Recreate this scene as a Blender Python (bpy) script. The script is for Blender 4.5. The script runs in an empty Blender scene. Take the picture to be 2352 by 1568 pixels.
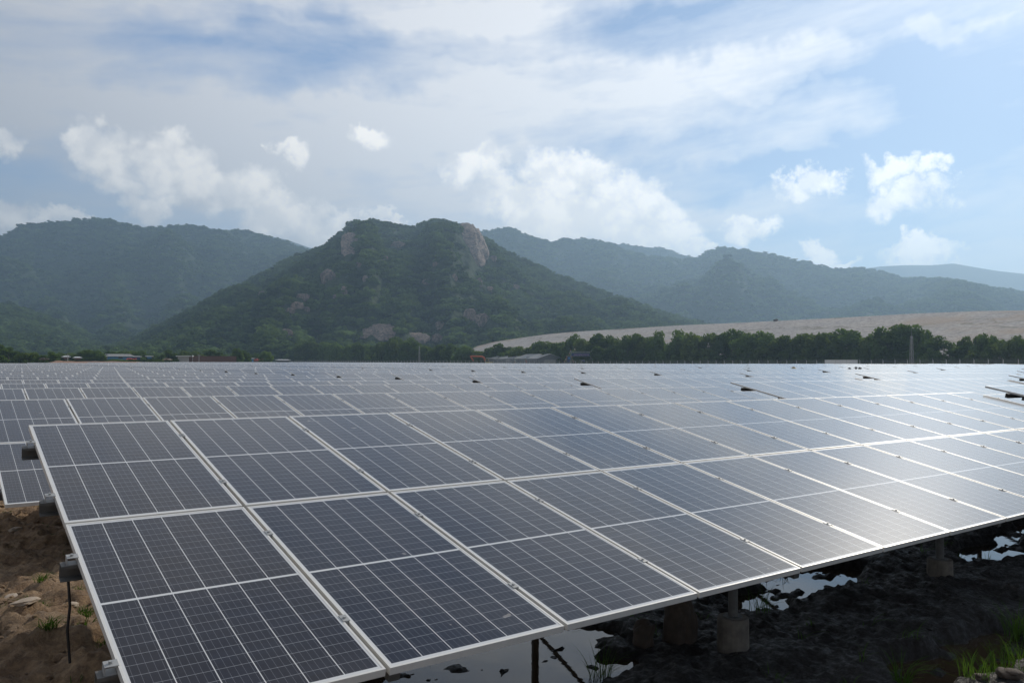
import bpy, math, random
import numpy as np
from mathutils import Vector, Matrix
random.seed(7); RNG = np.random.default_rng(7)
S = bpy.context.scene; COL = S.collection
R = math.radians
# ------------------------------------------------------------------ camera
# world: X runs along the panel rows, Y away from the camera across the rows, Z up; metres
FPX, PITCH, ROLL, YAW = 1858.97, -2.508e-2, 5.166e-3, 6.3287e-1
CAM = np.array([-.6856, -3.2263, 1.336]); TILT = .21279
_cy, _sy = math.cos(YAW), math.sin(YAW)
FW = np.array([_sy*math.cos(PITCH), _cy*math.cos(PITCH), -math.sin(PITCH)])
_rt = np.array([_cy, -_sy, 0.]); _up = np.cross(_rt, FW)
RT = math.cos(ROLL)*_rt+math.sin(ROLL)*_up; UP = -math.sin(ROLL)*_rt+math.cos(ROLL)*_up
cd = bpy.data.cameras.new('camera'); cam = bpy.data.objects.new('camera', cd); COL.objects.link(cam)
cam.matrix_world = Matrix([[RT[0], UP[0], -FW[0], CAM[0]], [RT[1], UP[1], -FW[1], CAM[1]],
                           [RT[2], UP[2], -FW[2], CAM[2]], [0, 0, 0, 1]])
cd.sensor_width = 36; cd.lens = FPX/2352*36; cd.clip_start = .05; cd.clip_end = 20000
S.camera = cam
def ray(x, y):                       # direction through a point of the 2352x1568 frame
    d = FW*FPX+RT*(x-1176)+UP*(784-y); return d/np.linalg.norm(d)
def azel(x, y):
    d = ray(x, y); return math.degrees(math.atan2(d[0], d[1])), math.degrees(math.asin(d[2]))
def atX(x, y, X):
    d = ray(x, y); return CAM+d*(X-CAM[0])/d[0]
def atZ(x, y, z):
    d = ray(x, y); return CAM+d*(z-CAM[2])/d[2]
def horizon(x): return 784+(FW[2]*FPX+RT[2]*(x-1176))/UP[2]
def dirx(x): return math.atan2(*ray(x, horizon(x))[:2])
# ------------------------------------------------------------------ render, sky, sun
S.view_settings.view_transform = 'Standard'; S.view_settings.look = 'None'
S.view_settings.exposure = 0.0; S.view_settings.gamma = 1
S.cycles.max_bounces = 6; S.cycles.diffuse_bounces = 2; S.cycles.glossy_bounces = 3
S.cycles.transparent_max_bounces = 6; S.cycles.transmission_bounces = 2; S.cycles.volume_bounces = 0
S.cycles.sample_clamp_indirect = 6
SUN_AZ, SUN_EL = 71.0, 32.0
SD = np.array([math.sin(R(SUN_AZ))*math.cos(R(SUN_EL)), math.cos(R(SUN_AZ))*math.cos(R(SUN_EL)), math.sin(R(SUN_EL))])
sl = bpy.data.lights.new('sun', 'SUN'); sl.energy = 3.6; sl.angle = R(.53); sl.color = (1, .93, .82)
sun = bpy.data.objects.new('sun', sl); COL.objects.link(sun)
sun.rotation_euler = Vector(-SD).to_track_quat('-Z', 'Y').to_euler()

class NT:
    """small helper for writing node trees"""
    def __init__(s, nt): s.nt = nt; s.N = nt.nodes; s.L = nt.links
    def put(s, sock, v):
        if v is None: return
        if isinstance(v, bpy.types.NodeSocket): s.L.new(v, sock)
        else: sock.default_value = v
    def m(s, op, a, b=None, c=None, clamp=False):
        n = s.N.new('ShaderNodeMath'); n.operation = op; n.use_clamp = clamp
        for i, v in enumerate((a, b, c)): s.put(n.inputs[i], v)
        return n.outputs[0]
    def vm(s, op, a, b=None, out=0):
        n = s.N.new('ShaderNodeVectorMath'); n.operation = op
        s.put(n.inputs[0], a); s.put(n.inputs[1], b); return n.outputs[out]
    def noise(s, vec, scale, detail=4, rough=.55, dim='3D', dist=0, out='Fac', lac=2.0):
        n = s.N.new('ShaderNodeTexNoise'); n.noise_dimensions = dim
        s.put(n.inputs['Vector'], vec); n.inputs['Scale'].default_value = scale
        n.inputs['Detail'].default_value = detail; n.inputs['Roughness'].default_value = rough
        n.inputs['Distortion'].default_value = dist; n.inputs['Lacunarity'].default_value = lac
        return n.outputs[out]
    def mr(s, v, a, b, c=0., d=1., smooth=False, clamp=True):
        n = s.N.new('ShaderNodeMapRange'); n.clamp = clamp
        if smooth: n.interpolation_type = 'SMOOTHSTEP'
        for i, q in enumerate((v, a, b, c, d)): s.put(n.inputs[i], q)
        return n.outputs[0]
    def mix(s, f, a, b, mode='MIX'):
        n = s.N.new('ShaderNodeMix'); n.data_type = 'RGBA'; n.blend_type = mode
        s.put(n.inputs[0], f)
        for i, v in ((6, a), (7, b)):
            if isinstance(v, tuple) and len(v) == 3: v = v+(1,)
            s.put(n.inputs[i], v)
        return n.outputs[2]
    def comb(s, x, y, z):
        n = s.N.new('ShaderNodeCombineXYZ')
        for i, v in enumerate((x, y, z)): s.put(n.inputs[i], v)
        return n.outputs[0]
    def sep(s, v):
        n = s.N.new('ShaderNodeSeparateXYZ'); s.put(n.inputs[0], v); return n.outputs

w = bpy.data.worlds.new('World'); S.world = w; w.use_nodes = True
w.node_tree.nodes.clear(); T = NT(w.node_tree)
STR = .1
bg = T.N.new('ShaderNodeBackground'); bg.inputs[1].default_value = STR
wo = T.N.new('ShaderNodeOutputWorld'); T.L.new(bg.outputs[0], wo.inputs[0])
sky = T.N.new('ShaderNodeTexSky'); sky.sky_type = 'NISHITA'; sky.sun_disc = False
sky.sun_elevation = R(SUN_EL); sky.sun_rotation = R(SUN_AZ); sky.altitude = 20
sky.air_density = 1.0; sky.dust_density = .5; sky.ozone_density = 2.0
D = T.N.new('ShaderNodeTexCoord').outputs['Generated']
dx, dy, dz = T.sep(D)
az = T.m('MULTIPLY', T.m('ARCTAN2', dx, dy), 57.2958)
el = T.m('MULTIPLY', T.m('ARCSINE', dz), 57.2958)
sund = T.vm('DOT_PRODUCT', D, tuple(SD), out=1)
glow = T.m('MULTIPLY', T.mr(sund, .34, .92), T.mr(el, 22, 48, 1, .25))              # thin cloud is brighter towards the sun
# high veil of streaky cirrus
nz = T.noise(D, 3.2, 5, .55, dist=.6)
ve = T.comb(T.m('MULTIPLY', az, .035), T.m('MULTIPLY_ADD', az, -.016, T.m('MULTIPLY', el, .16)), nz)
n1 = T.noise(ve, 1.3, 7, .58, dist=.5)
n2 = T.noise(ve, 4.5, 5, .6)
nn = T.m('MULTIPLY_ADD', n2, .3, T.m('MULTIPLY', n1, .8))
def field(blobs, azs, els, soft=False):
    out = None
    for (x, y, sx, sy) in blobs:
        a, e = azel(x, y)
        u = T.m('MULTIPLY_ADD', azs, 32.4/sx, -a*32.4/sx); v = T.m('MULTIPLY_ADD', els, 32.4/sy, -e*32.4/sy)
        if soft: v = T.m('MAXIMUM', T.m('MULTIPLY', v, 1.2), T.m('MULTIPLY', v, -.72))      # heaped tops, bases that melt away
        d = T.m('MULTIPLY_ADD', u, u, T.m('MULTIPLY', v, v))
        out = d if out is None else T.m('MINIMUM', out, d)
    return out
wn = T.sep(T.noise(D, 9, 4, .6, out='Color'))
azw = T.m('ADD', az, T.m('MULTIPLY_ADD', wn[0], 14, -7)); elw = T.m('ADD', el, T.m('MULTIPLY_ADD', wn[1], 7, -3.5))
gaps = [(700, 130, 330, 60), (150, 440, 230, 50), (1700, 60, 420, 60), (330, 500, 330, 40), (2250, 420, 260, 130),
        (1650, 400, 240, 40), (2200, 160, 300, 70), (2000, 570, 500, 60), (1000, 100, 160, 40)]
gd = field(gaps, azw, elw)
gap = T.mr(gd, .2, 2.2, 1, 0, smooth=True)
ext = [(1300, 240, 380, 90), (1750, 160, 170, 40), (1880, 270, 150, 60), (1120, 60, 240, 60), (600, 300, 700, 70), (1000, 450, 560, 110), (2190, 40, 90, 20)]
ex = T.mr(field(ext, azw, elw), .1, 1.8, 1, 0, smooth=True)
cov = T.m('ADD', T.m('MULTIPLY_ADD', gap, -.40, T.mr(az, 10, 50, .86, .47)), T.m('MULTIPLY', ex, .34))
cir = T.m('ADD', cov, T.m('MULTIPLY_ADD', nn, 2.6, -1.43), clamp=True)
cir = T.m('MULTIPLY', cir, .93)
sat = T.m('MULTIPLY', T.mr(el, 0, 60, 1, .75), 1.0)
skyc = T.mix(1.0, sky.outputs[0], T.mix(T.mr(sund, .6, .95), (.98, 1.02, 1.14), (.56, .66, .80)), 'MULTIPLY')
ccol = T.mix(glow, (4.7, 4.7, 4.9), (11.0, 10.7, 10.6))
ccol = T.mix(T.mr(az, 5, 35, 0, 1), (4.0, 4.3, 5.1), ccol) if False else ccol
c1 = T.mix(cir, skyc, ccol)
# cumulus heads low over the hills
cum = [(250, 350, 62, 50), (370, 335, 62, 46), (410, 385, 70, 42), (480, 410, 76, 48), (565, 428, 84, 50), (645, 465, 90, 48),
       (725, 492, 90, 42), (780, 522, 80, 36), (372, 442, 60, 24), (20, 474, 80, 38), (95, 496, 70, 26), (176, 494, 48, 20),
       (8, 326, 34, 28), (855, 302, 56, 26), (676, 350, 30, 26), (893, 508, 42, 16), (1050, 378, 66, 40), (1130, 402, 66, 54),
       (1312, 388, 78, 48), (1425, 430, 74, 54), (1500, 466, 66, 40), (1255, 475, 96, 62), (1345, 515, 120, 62), (1480, 548, 110, 42),
       (1572, 572, 56, 28), (1632, 576, 32, 15), (1862, 430, 56, 30), (1730, 506, 46, 26), (2050, 368, 66, 28), (2140, 382, 46, 18),
       (2075, 440, 66, 38), (1868, 582, 52, 20), (1925, 602, 46, 14), (2122, 590, 80, 22), (300, 395, 60, 30), (620, 500, 70, 34), (1180, 430, 70, 40), (1400, 500, 80, 50), (850, 545, 70, 26), (1200, 530, 70, 26), (1540, 520, 60, 34)]
wa = T.sep(T.noise(D, 16, 8, .60, out='Color'))
azc = T.m('ADD', az, T.m('MULTIPLY_ADD', wa[0], 9., -4.5)); elc = T.m('ADD', el, T.m('MULTIPLY_ADD', wa[1], 7., -3.5))
cdist = field(cum, azc, elc, True)
edge = T.noise(D, 70, 5, .65)
cf = T.m('ADD', cdist, T.m('MULTIPLY_ADD', edge, 1.1, -.55))
ca = T.mr(cf, .1, 1.6, .86, 0, smooth=True)
lump = T.m('SUBTRACT', T.noise(D, 30, 4, .5), T.noise(T.vm('ADD', D, (.010, .004, .012)), 30, 4, .5))
core = T.mr(cdist, .0, .8, 0, 1)
bright = T.m('ADD', T.m('MULTIPLY_ADD', core, -.25, .25), T.mr(lump, -.10, .12, .0, .85), clamp=True)
dark = T.mix(glow, (6.6, 6.6, 6.8), (12.2, 11.8, 11.4)); lite = T.mix(glow, (10.0, 9.7, 9.2), (16.5, 15.4, 14.0))
c2 = T.mix(ca, c1, T.mix(bright, dark, lite))
T.L.new(c2, bg.inputs[0])

# ------------------------------------------------------------------ materials
MATS = {}
def newmat(name):
    m = bpy.data.materials.new(name); m.use_nodes = True; t = NT(m.node_tree)
    b = m.node_tree.nodes['Principled BSDF']; MATS[name] = m; return m, t, b
def setp(t, b, **k):
    for n, v in k.items():
        n = n.replace('_', ' ')
        if isinstance(v, tuple) and len(v) == 3: v = v+(1,)
        t.put(b.inputs[n], v)
def plain(name, col, rough=.6, metal=0., var=.12, scale=6., bump=0., obj=True):
    m, t, b = newmat(name)
    co = t.N.new('ShaderNodeTexCoord').outputs['Object']
    n = t.noise(co, scale, 5, .6)
    f = t.mr(n, .3, .7, 1-var, 1+var)
    c = t.mix(1., col, t.comb(f, f, f), 'MULTIPLY')
    setp(t, b, Base_Color=c, Roughness=rough, Metallic=metal)
    if bump:
        bn = t.N.new('ShaderNodeBump'); bn.inputs['Strength'].default_value = bump
        t.L.new(n, bn.inputs['Height']); t.L.new(bn.outputs[0], b.inputs['Normal'])
    return m
def line(t, v, period, width, off=0.):
    """1 inside a line of the given width repeating with the period"""
    q = t.m('ADD', v, off+width/2); q = t.m('DIVIDE', q, period); q = t.m('FRACT', q)
    return t.m('LESS_THAN', q, width/period)
def solar_mat(name, framed):
    m, t, b = newmat(name)
    uv = t.N.new('ShaderNodeUVMap').outputs[0]; u, v, _ = t.sep(uv)
    info = t.N.new('ShaderNodeObjectInfo').outputs['Random']
    # per-module id, written into the integer part of u (u holds id*2 + metres across)
    idn = t.m('FLOOR', t.m('DIVIDE', u, 2.)); uu = t.m('SUBTRACT', u, t.m('MULTIPLY', idn, 2.))
    wn_ = t.N.new('ShaderNodeTexWhiteNoise'); wn_.noise_dimensions = '2D'
    t.L.new(t.comb(idn, t.m('MULTIPLY', info, 93.), 0), wn_.inputs['Vector']); rnd = wn_.outputs['Value']
    cu = t.m('SUBTRACT', uu, .5); cv = t.m('SUBTRACT', v, 1.)
    au = t.m('ABSOLUTE', cu); av = t.m('ABSOLUTE', cv)
    colgap = line(t, cu, .1595, .0045)
    avs = t.m('SUBTRACT', av, .009)
    rowgap = line(t, avs, .0799, .0024)
    bus = line(t, cu, .1595/5, .0014, off=.0159)
    mid = t.m('LESS_THAN', av, .009)
    edge_ = t.m('MAXIMUM', t.m('GREATER_THAN', au, .4785), t.m('GREATER_THAN', av, .968))
    sheet = t.m('MAXIMUM', t.m('MAXIMUM', colgap, mid), edge_)
    # each cell a slightly different blue
    wc = t.N.new('ShaderNodeTexWhiteNoise'); wc.noise_dimensions = '3D'
    t.L.new(t.comb(t.m('FLOOR', t.m('DIVIDE', t.m('ADD', cu, 5*.1595), .1595)), t.m('FLOOR', t.m('DIVIDE', v, .08)),
                   t.m('MULTIPLY_ADD', rnd, 50., info)), wc.inputs['Vector'])
    cell = t.mix(rnd, (.002, .006, .020), (.012, .009, .010))
    cell = t.mix(t.m('MULTIPLY', wc.outputs['Value'], .5), cell, (.014, .017, .030))
    c = t.mix(t.m('MULTIPLY', rowgap, .75), cell, (.34, .35, .37))
    c = t.mix(t.m('MULTIPLY', bus, .42), c, (.30, .31, .34))
    c = t.mix(sheet, c, (.62, .62, .61))
    co = t.N.new('ShaderNodeTexCoord').outputs['Object']
    gp = t.N.new('ShaderNodeNewGeometry').outputs['Position']
    dust = t.noise(gp, .55, 4, .6); dust2 = t.noise(gp, 24, 4, .7)
    low = t.mr(v, .25, 0., 0., .5, smooth=True)       # dust gathers at the low edge of a module
    df = t.m('MULTIPLY', t.mr(dust, .3, .75, .004, .045), t.m('ADD', low, t.mr(dust2, .3, .7, .5, 1.3)))
    df = t.m('MULTIPLY', df, t.mr(rnd, 0, 1, .6, 1.5), clamp=True)
    c = t.mix(df, c, (.27, .225, .19))
    spots = t.m('GREATER_THAN', t.noise(gp, 7, 2, .5), .755)
    c = t.mix(t.m('MULTIPLY', spots, .35), c, (.5, .45, .4))
    strip = line(t, v, .016, .007)
    rough = t.m('ADD', t.m('ADD', t.mr(dust2, .3, .7, .35, .41), t.m('MULTIPLY', strip, -.07)), t.m('MULTIPLY', df, .3))
    if framed:
        fr = t.m('MAXIMUM', t.m('GREATER_THAN', au, .485), t.m('GREATER_THAN', av, .985))
        c = t.mix(fr, c, (.66, .64, .60)); rough = t.mix(fr, rough, (.45, .45, .45))
        setp(t, b, Metallic=t.m('MULTIPLY', fr, .25))
    setp(t, b, Base_Color=c, Roughness=rough, IOR=1.10, Coat_Weight=1.0, Coat_Roughness=.08, Coat_IOR=1.31)
    bn = t.N.new('ShaderNodeBump'); bn.inputs['Strength'].default_value = .05; bn.inputs['Distance'].default_value = .001
    t.L.new(t.noise(gp, 160, 2, .5), bn.inputs['Height']); t.L.new(bn.outputs[0], b.inputs['Normal'])
    return m
M_GLASS = solar_mat('solar glass', False)
M_GLASSF = solar_mat('solar glass with frame', True)
M_ALU = plain('anodised aluminium', (.66, .64, .595), .42, .1, .06, 9)
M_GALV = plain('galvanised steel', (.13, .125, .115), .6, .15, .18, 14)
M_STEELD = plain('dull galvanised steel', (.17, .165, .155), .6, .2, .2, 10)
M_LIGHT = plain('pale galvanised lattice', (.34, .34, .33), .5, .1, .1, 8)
M_BACK = plain('white backsheet', (.62, .62, .60), .6)
M_CONC = plain('concrete', (.15, .13, .105), .9, 0, .3, 12, .4)
M_CABLE = plain('black cable', (.02, .02, .02), .5)
M_CONDUIT = plain('orange red conduit', (.42, .11, .05), .5)
M_STONE = plain('pale broken slab', (.36, .29, .22), .9, 0, .25, 14, .5)
M_DARKROCK = plain('muddy stone', (.07, .05, .035), .85, 0, .35, 9, .6)
def soil_mat():
    m, t, b = newmat('reddish soil and mud')
    p = t.N.new('ShaderNodeNewGeometry').outputs['Position']; x, y, z = t.sep(p)
    n1 = t.noise(p, 2.2, 6, .65); n2 = t.noise(p, 17, 5, .7); n3 = t.noise(p, .5, 3, .5)
    c = t.mix(t.mr(n1, .35, .65), (.32, .20, .11), (.56, .38, .22))
    c = t.mix(t.mr(n2, .35, .65), t.mix(.7, c, (.09, .055, .035)), c)
    c = t.mix(t.mr(t.noise(p, 60, 4, .7), .55, .75, 0, .6), c, (.50, .40, .28))
    c = t.mix(t.mr(n3, .55, .7, 0, .5), c, (.30, .25, .19))
    wet_shade = t.mr(t.m('ADD', z, t.m('MULTIPLY_ADD', n1, .12, -.06)), -.66, -.78, 0, 1, smooth=True)
    wet_shade = t.m('MULTIPLY', wet_shade, t.mr(x, .6, 1.6, 0, 1))
    near = t.m('LESS_THAN', y, 9.)
    wet_shade = t.m('MULTIPLY', wet_shade, near)
    c = t.mix(wet_shade, c, (.018, .013, .009))  # wet mud, its colour taken near black to paint in the table's deep shade
    far = t.mr(y, 12, 40, 0, .6); c = t.mix(far, c, (.17, .16, .09))
    setp(t, b, Base_Color=c, Roughness=t.mr(t.m('MULTIPLY', wet_shade, t.mr(n2, .4, .6)), 0, 1, .95, .45))
    bn = t.N.new('ShaderNodeBump'); bn.inputs['Strength'].default_value = 1.; bn.inputs['Distance'].default_value = .06
    t.L.new(t.noise(p, 30, 6, .75), bn.inputs['Height']); t.L.new(bn.outputs[0], b.inputs['Normal'])
    return m
M_SOIL = soil_mat()
def water_mat():
    m, t, b = newmat('still muddy water')
    p = t.N.new('ShaderNodeNewGeometry').outputs['Position']
    setp(t, b, Base_Color=(.045, .030, .017), Roughness=.025, IOR=1.33)
    bn = t.N.new('ShaderNodeBump'); bn.inputs['Strength'].default_value = .05; bn.inputs['Distance'].default_value = .01
    t.L.new(t.noise(p, 8, 3, .5), bn.inputs['Height']); t.L.new(bn.outputs[0], b.inputs['Normal'])
    return m
M_WATER = water_mat()
def leaf_mat(name, a, bcol, trans=.35):
    m, t, b = newmat(name)
    info = t.N.new('ShaderNodeObjectInfo').outputs['Random']
    co = t.N.new('ShaderNodeTexCoord').outputs['Object']
    n = t.noise(co, 1.6, 3, .6)
    if 'hill' in name:
        big_ = t.noise(t.N.new('ShaderNodeNewGeometry').outputs['Position'], .018, 4, .65); n = t.mr(big_, .36, .64, 0, 1.1)
    f = t.m('ADD', t.m('MULTIPLY', info, .55), t.m('MULTIPLY', n, .6), clamp=True)
    c = t.mix(t.mr(f, .15, .85), a, bcol)
    out = t.N['Material Output']
    df = t.N.new('ShaderNodeBsdfDiffuse'); tr = t.N.new('ShaderNodeBsdfTranslucent'); mx = t.N.new('ShaderNodeMixShader')
    t.L.new(c, df.inputs[0]); t.L.new(t.mix(.5, c, (bcol[0]*1.5, bcol[1]*1.4, bcol[2]*.6)), tr.inputs[0])
    mx.inputs[0].default_value = trans
    t.L.new(df.outputs[0], mx.inputs[1]); t.L.new(tr.outputs[0], mx.inputs[2]); t.L.new(mx.outputs[0], out.inputs[0])
    t.N.remove(b); return m
M_LEAF = leaf_mat('broad leaves', (.026, .055, .016), (.13, .20, .055), .4)
M_LEAFL = leaf_mat('lighter leaves', (.05, .09, .025), (.13, .18, .05), .42)
M_LEAFH = leaf_mat('hill forest leaves', (.014, .036, .012), (.12, .18, .05), .28)
M_GRASS = leaf_mat('grass blades', (.035, .08, .014), (.08, .15, .028), .4)
M_BARK = plain('bark', (.10, .075, .05), .9, 0, .3, 5)
def hill_mat(name, a, bcol, sc):
    m, t, b = newmat(name)
    p = t.N.new('ShaderNodeNewGeometry').outputs['Position']
    n = t.noise(p, sc, 6, .65); n2 = t.noise(p, sc*9, 4, .7)
    c = t.mix(t.mr(t.m('MULTIPLY_ADD', n2, .5, t.m('MULTIPLY', n, .6)), .35, .72), a, bcol)
    setp(t, b, Base_Color=c, Roughness=.95, Specular_IOR_Level=.1)
    bn = t.N.new('ShaderNodeBump'); bn.inputs['Strength'].default_value = 1; bn.inputs['Distance'].default_value = 8
    t.L.new(n2, bn.inputs['Height']); t.L.new(bn.outputs[0], b.inputs['Normal'])
    return m
M_HILL = hill_mat('hillside scrub', (.020, .036, .014), (.05, .068, .03), .008)
M_HILLF = hill_mat('far hillside scrub', (.020, .036, .016), (.055, .075, .034), .006)
def gravel_mat():
    m, t, b = newmat('grey gravel')
    p = t.N.new('ShaderNodeNewGeometry').outputs['Position']
    x, y, z = t.sep(p)
    n = t.noise(p, .05, 5, .6); n2 = t.noise(p, .55, 6, .85)
    c = t.mix(t.mr(n, .4, .62), (.32, .30, .29), (.37, .335, .305))
    c = t.mix(t.mr(n2, .35, .68), t.mix(1., c, (.45, .44, .43), 'MULTIPLY'), t.mix(1., c, (1.35, 1.35, 1.35), 'MULTIPLY'))
    zz = t.m('ADD', z, t.m('MULTIPLY', n, 10.))
    st = t.m('LESS_THAN', t.m('FRACT', t.m('DIVIDE', zz, 7.)), .07)
    c = t.mix(t.m('MULTIPLY', st, .7), c, (.13, .115, .07))
    c = t.mix(t.mr(t.noise(p, .02, 4, .6), .54, .64, 0, .7), c, (.30, .22, .15))
    c = t.mix(t.mr(t.noise(t.vm('MULTIPLY', p, (1, .25, 1)), .11, 6, .75), .60, .68, 0, .75), c, (.13, .12, .08))
    c = t.mix(t.mr(t.noise(p, .16, 6, .8), .64, .72, 0, .8), c, (.10, .12, .05))
    setp(t, b, Base_Color=c, Roughness=.95)
    bn = t.N.new('ShaderNodeBump'); bn.inputs['Strength'].default_value = .9; bn.inputs['Distance'].default_value = .6
    t.L.new(n2, bn.inputs['Height']); t.L.new(bn.outputs[0], b.inputs['Normal'])
    return m
M_GRAVEL = gravel_mat()
def granite_mat():
    m, t, b = newmat('weathered granite')
    p = t.N.new('ShaderNodeNewGeometry').outputs['Position']
    ps = t.vm('MULTIPLY', p, (1, 1, .3))
    n = t.noise(ps, .22, 7, .75); n2 = t.noise(p, .5, 5, .7)
    c = t.mix(t.mr(n, .38, .62), (.15, .12, .10), (.42, .30, .235))
    c = t.mix(t.mr(n2, .48, .66, 0, .85), c, (.04, .05, .03))
    setp(t, b, Base_Color=c, Roughness=.9)
    bn = t.N.new('ShaderNodeBump'); bn.inputs['Strength'].default_value = 1; bn.inputs['Distance'].default_value = 2.5
    t.L.new(n, bn.inputs['Height']); t.L.new(bn.outputs[0], b.inputs['Normal'])
    return m
M_GRANITE = granite_mat()
M_BERM = plain('reddish brown earth', (.20, .115, .075), .95, 0, .3, .3)
M_TENT = plain('white tent cloth', (.78, .78, .76), .5, 0, .05, 1)
_b = M_TENT.node_tree.nodes['Principled BSDF']; _t = NT(M_TENT.node_tree); _tr = _t.N.new('ShaderNodeBsdfTranslucent'); _tr.inputs[0].default_value = (.9, .9, .88, 1)
_mx = _t.N.new('ShaderNodeMixShader'); _mx.inputs[0].default_value = .65; _t.L.new(_b.outputs[0], _mx.inputs[1]); _t.L.new(_tr.outputs[0], _mx.inputs[2]); _t.L.new(_mx.outputs[0], _t.N['Material Output'].inputs[0])
M_TENTG = plain('grey tent cloth', (.20, .21, .22), .7, 0, .1, 1)
M_BLUE = plain('blue sheet metal', (.06, .22, .42), .5, 0, .15, 1.)
M_DKBLUE = plain('dark blue banner', (.022, .045, .15), .6, 0, .3, 1.5)
M_PINK = plain('pale banner print', (.30, .20, .28), .6, 0, .3, 2)
M_CYAN = plain('bright blue banner print', (.05, .22, .45), .6, 0, .3, 2)
M_LILAC = plain('pale lilac printed board', (.30, .33, .48), .6, 0, .35, 1.5)
M_ROOFG = plain('grey roof sheet', (.22, .22, .21), .7, 0, .2, 1)
M_WHITE = plain('white paint', (.75, .75, .73), .5, 0, .08, 2)
M_PALE = plain('pale render', (.42, .42, .40), .8, 0, .15, 1)
M_CONCP = plain('pale concrete post', (.55, .54, .50), .8)
M_BRICK = plain('brown brick', (.17, .095, .07), .9, 0, .2, 2)
M_ORANGE = plain('orange paint', (.55, .12, .04), .5)
M_YELLOW = plain('yellow paint', (.42, .33, .10), .55)
M_DARK = plain('dark rubber', (.03, .03, .03), .8)
M_GLAZE = plain('dark glazing', (.03, .04, .05), .15)
M_RED = plain('red plastic', (.50, .07, .04), .6)
M_GREEN = plain('green plastic', (.10, .40, .16), .6)
M_STRAW = plain('pale straw hat', (.42, .34, .20), .8)
M_SKIN = plain('skin', (.35, .20, .13), .6)
M_SHIRT = plain('grey blue shirt', (.14, .17, .22), .85)
M_TROU = plain('dark trousers', (.04, .045, .06), .85)
M_CHAIN = None
def fence_mat():
    m, t, b = newmat('wire mesh')
    p = t.N.new('ShaderNodeTexCoord').outputs['Object']; x, y, z = t.sep(p)
    d1 = line(t, t.m('ADD', y, z), .09, .012); d2 = line(t, t.m('SUBTRACT', y, z), .09, .012)
    setp(t, b, Base_Color=(.22, .22, .21), Roughness=.6, Alpha=t.m('MAXIMUM', d1, d2))
    return m
M_CHAIN = fence_mat()

# ------------------------------------------------------------------ object helpers
def tag(o, label=None, cat=None, group=None, kind=None):
    for k, v in (('label', label), ('category', cat), ('group', group), ('kind', kind)):
        if v: o[k] = v
    return o
def empty(name, loc, rz=0., label=None, cat=None, group=None):
    o = bpy.data.objects.new(name, None); COL.objects.link(o)
    o.location = loc; o.rotation_euler = (0, 0, rz); o.empty_display_size = .2
    return tag(o, label, cat, group)
def obj_from(name, verts, faces, mats, parent=None, midx=None, uvs=None, smooth=False):
    me = bpy.data.meshes.new(name); me.from_pydata([tuple(map(float, v)) for v in verts], [], faces)
    for m in (mats if isinstance(mats, (list, tuple)) else [mats]): me.materials.append(m)
    if midx is not None: me.polygons.foreach_set('material_index', midx)
    if uvs is not None:
        l = me.uv_layers.new(name='UVMap'); l.data.foreach_set('uv', np.asarray(uvs, dtype=np.float32).ravel())
    if smooth: me.polygons.foreach_set('use_smooth', [True]*len(me.polygons))
    me.update(); o = bpy.data.objects.new(name, me); COL.objects.link(o)
    if parent: o.parent = parent
    return o
class MB:
    def __init__(s): s.v = []; s.f = []; s.m = []; s.uv = []
    def quad(s, pts, mi=0, uv=None):
        k = len(s.v); s.v += [tuple(p) for p in pts]; s.f.append(tuple(range(k, k+len(pts)))); s.m.append(mi)
        s.uv += list(uv) if uv else [(0, 0)]*len(pts)
    def box(s, x0, x1, y0, y1, z0, z1, mi=0, M=None):
        c = [(x0, y0, z0), (x1, y0, z0), (x1, y1, z0), (x0, y1, z0), (x0, y0, z1), (x1, y0, z1), (x1, y1, z1), (x0, y1, z1)]
        if M is not None: c = [tuple(M @ Vector(p)) for p in c]
        for f in ((3, 2, 1, 0), (4, 5, 6, 7), (0, 1, 5, 4), (1, 2, 6, 5), (2, 3, 7, 6), (3, 0, 4, 7)):
            s.quad([c[i] for i in f], mi)
    def tube(s, pts, rad, n=8, mi=0, cap=True):
        pts = [np.array(p, float) for p in pts]; rads = rad if isinstance(rad, (list, tuple)) else [rad]*len(pts)
        rings = []
        for i, p in enumerate(pts):
            d = (pts[min(i+1, len(pts)-1)]-pts[max(i-1, 0)]); d = d/(np.linalg.norm(d)+1e-9)
            a = np.cross(d, (0, 0, 1.)) if abs(d[2]) < .95 else np.cross(d, (1., 0, 0)); a /= np.linalg.norm(a); b = np.cross(d, a)
            rings.append([p+rads[i]*(a*math.cos(2*math.pi*k/n)+b*math.sin(2*math.pi*k/n)) for k in range(n)])
        for r0, r1 in zip(rings, rings[1:]):
            for k in range(n): s.quad([r0[k], r0[(k+1) % n], r1[(k+1) % n], r1[k]], mi)
        if cap: s.quad(rings[0][::-1], mi); s.quad(rings[-1], mi)
    def bar(s, a, b, w, mi=0): s.tube([a, b], w*.707, 4, mi)
    def build(s, name, mats, parent=None, smooth=False):
        return obj_from(name, s.v, s.f, mats, parent, s.m, s.uv, smooth)
KIDS = {}
def kids(o): return [c for c in bpy.data.objects if c.parent == o]
def copy_tree(o, tree, parent=None):
    c = o.copy(); COL.objects.link(c)
    if parent: c.parent = parent
    for ch in tree.get(o, ()): copy_tree(ch, tree, c)
    return c
def tree_of(root):
    t = {}
    for o in bpy.data.objects:
        if o.parent: t.setdefault(o.parent, []).append(o)
    return t
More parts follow.
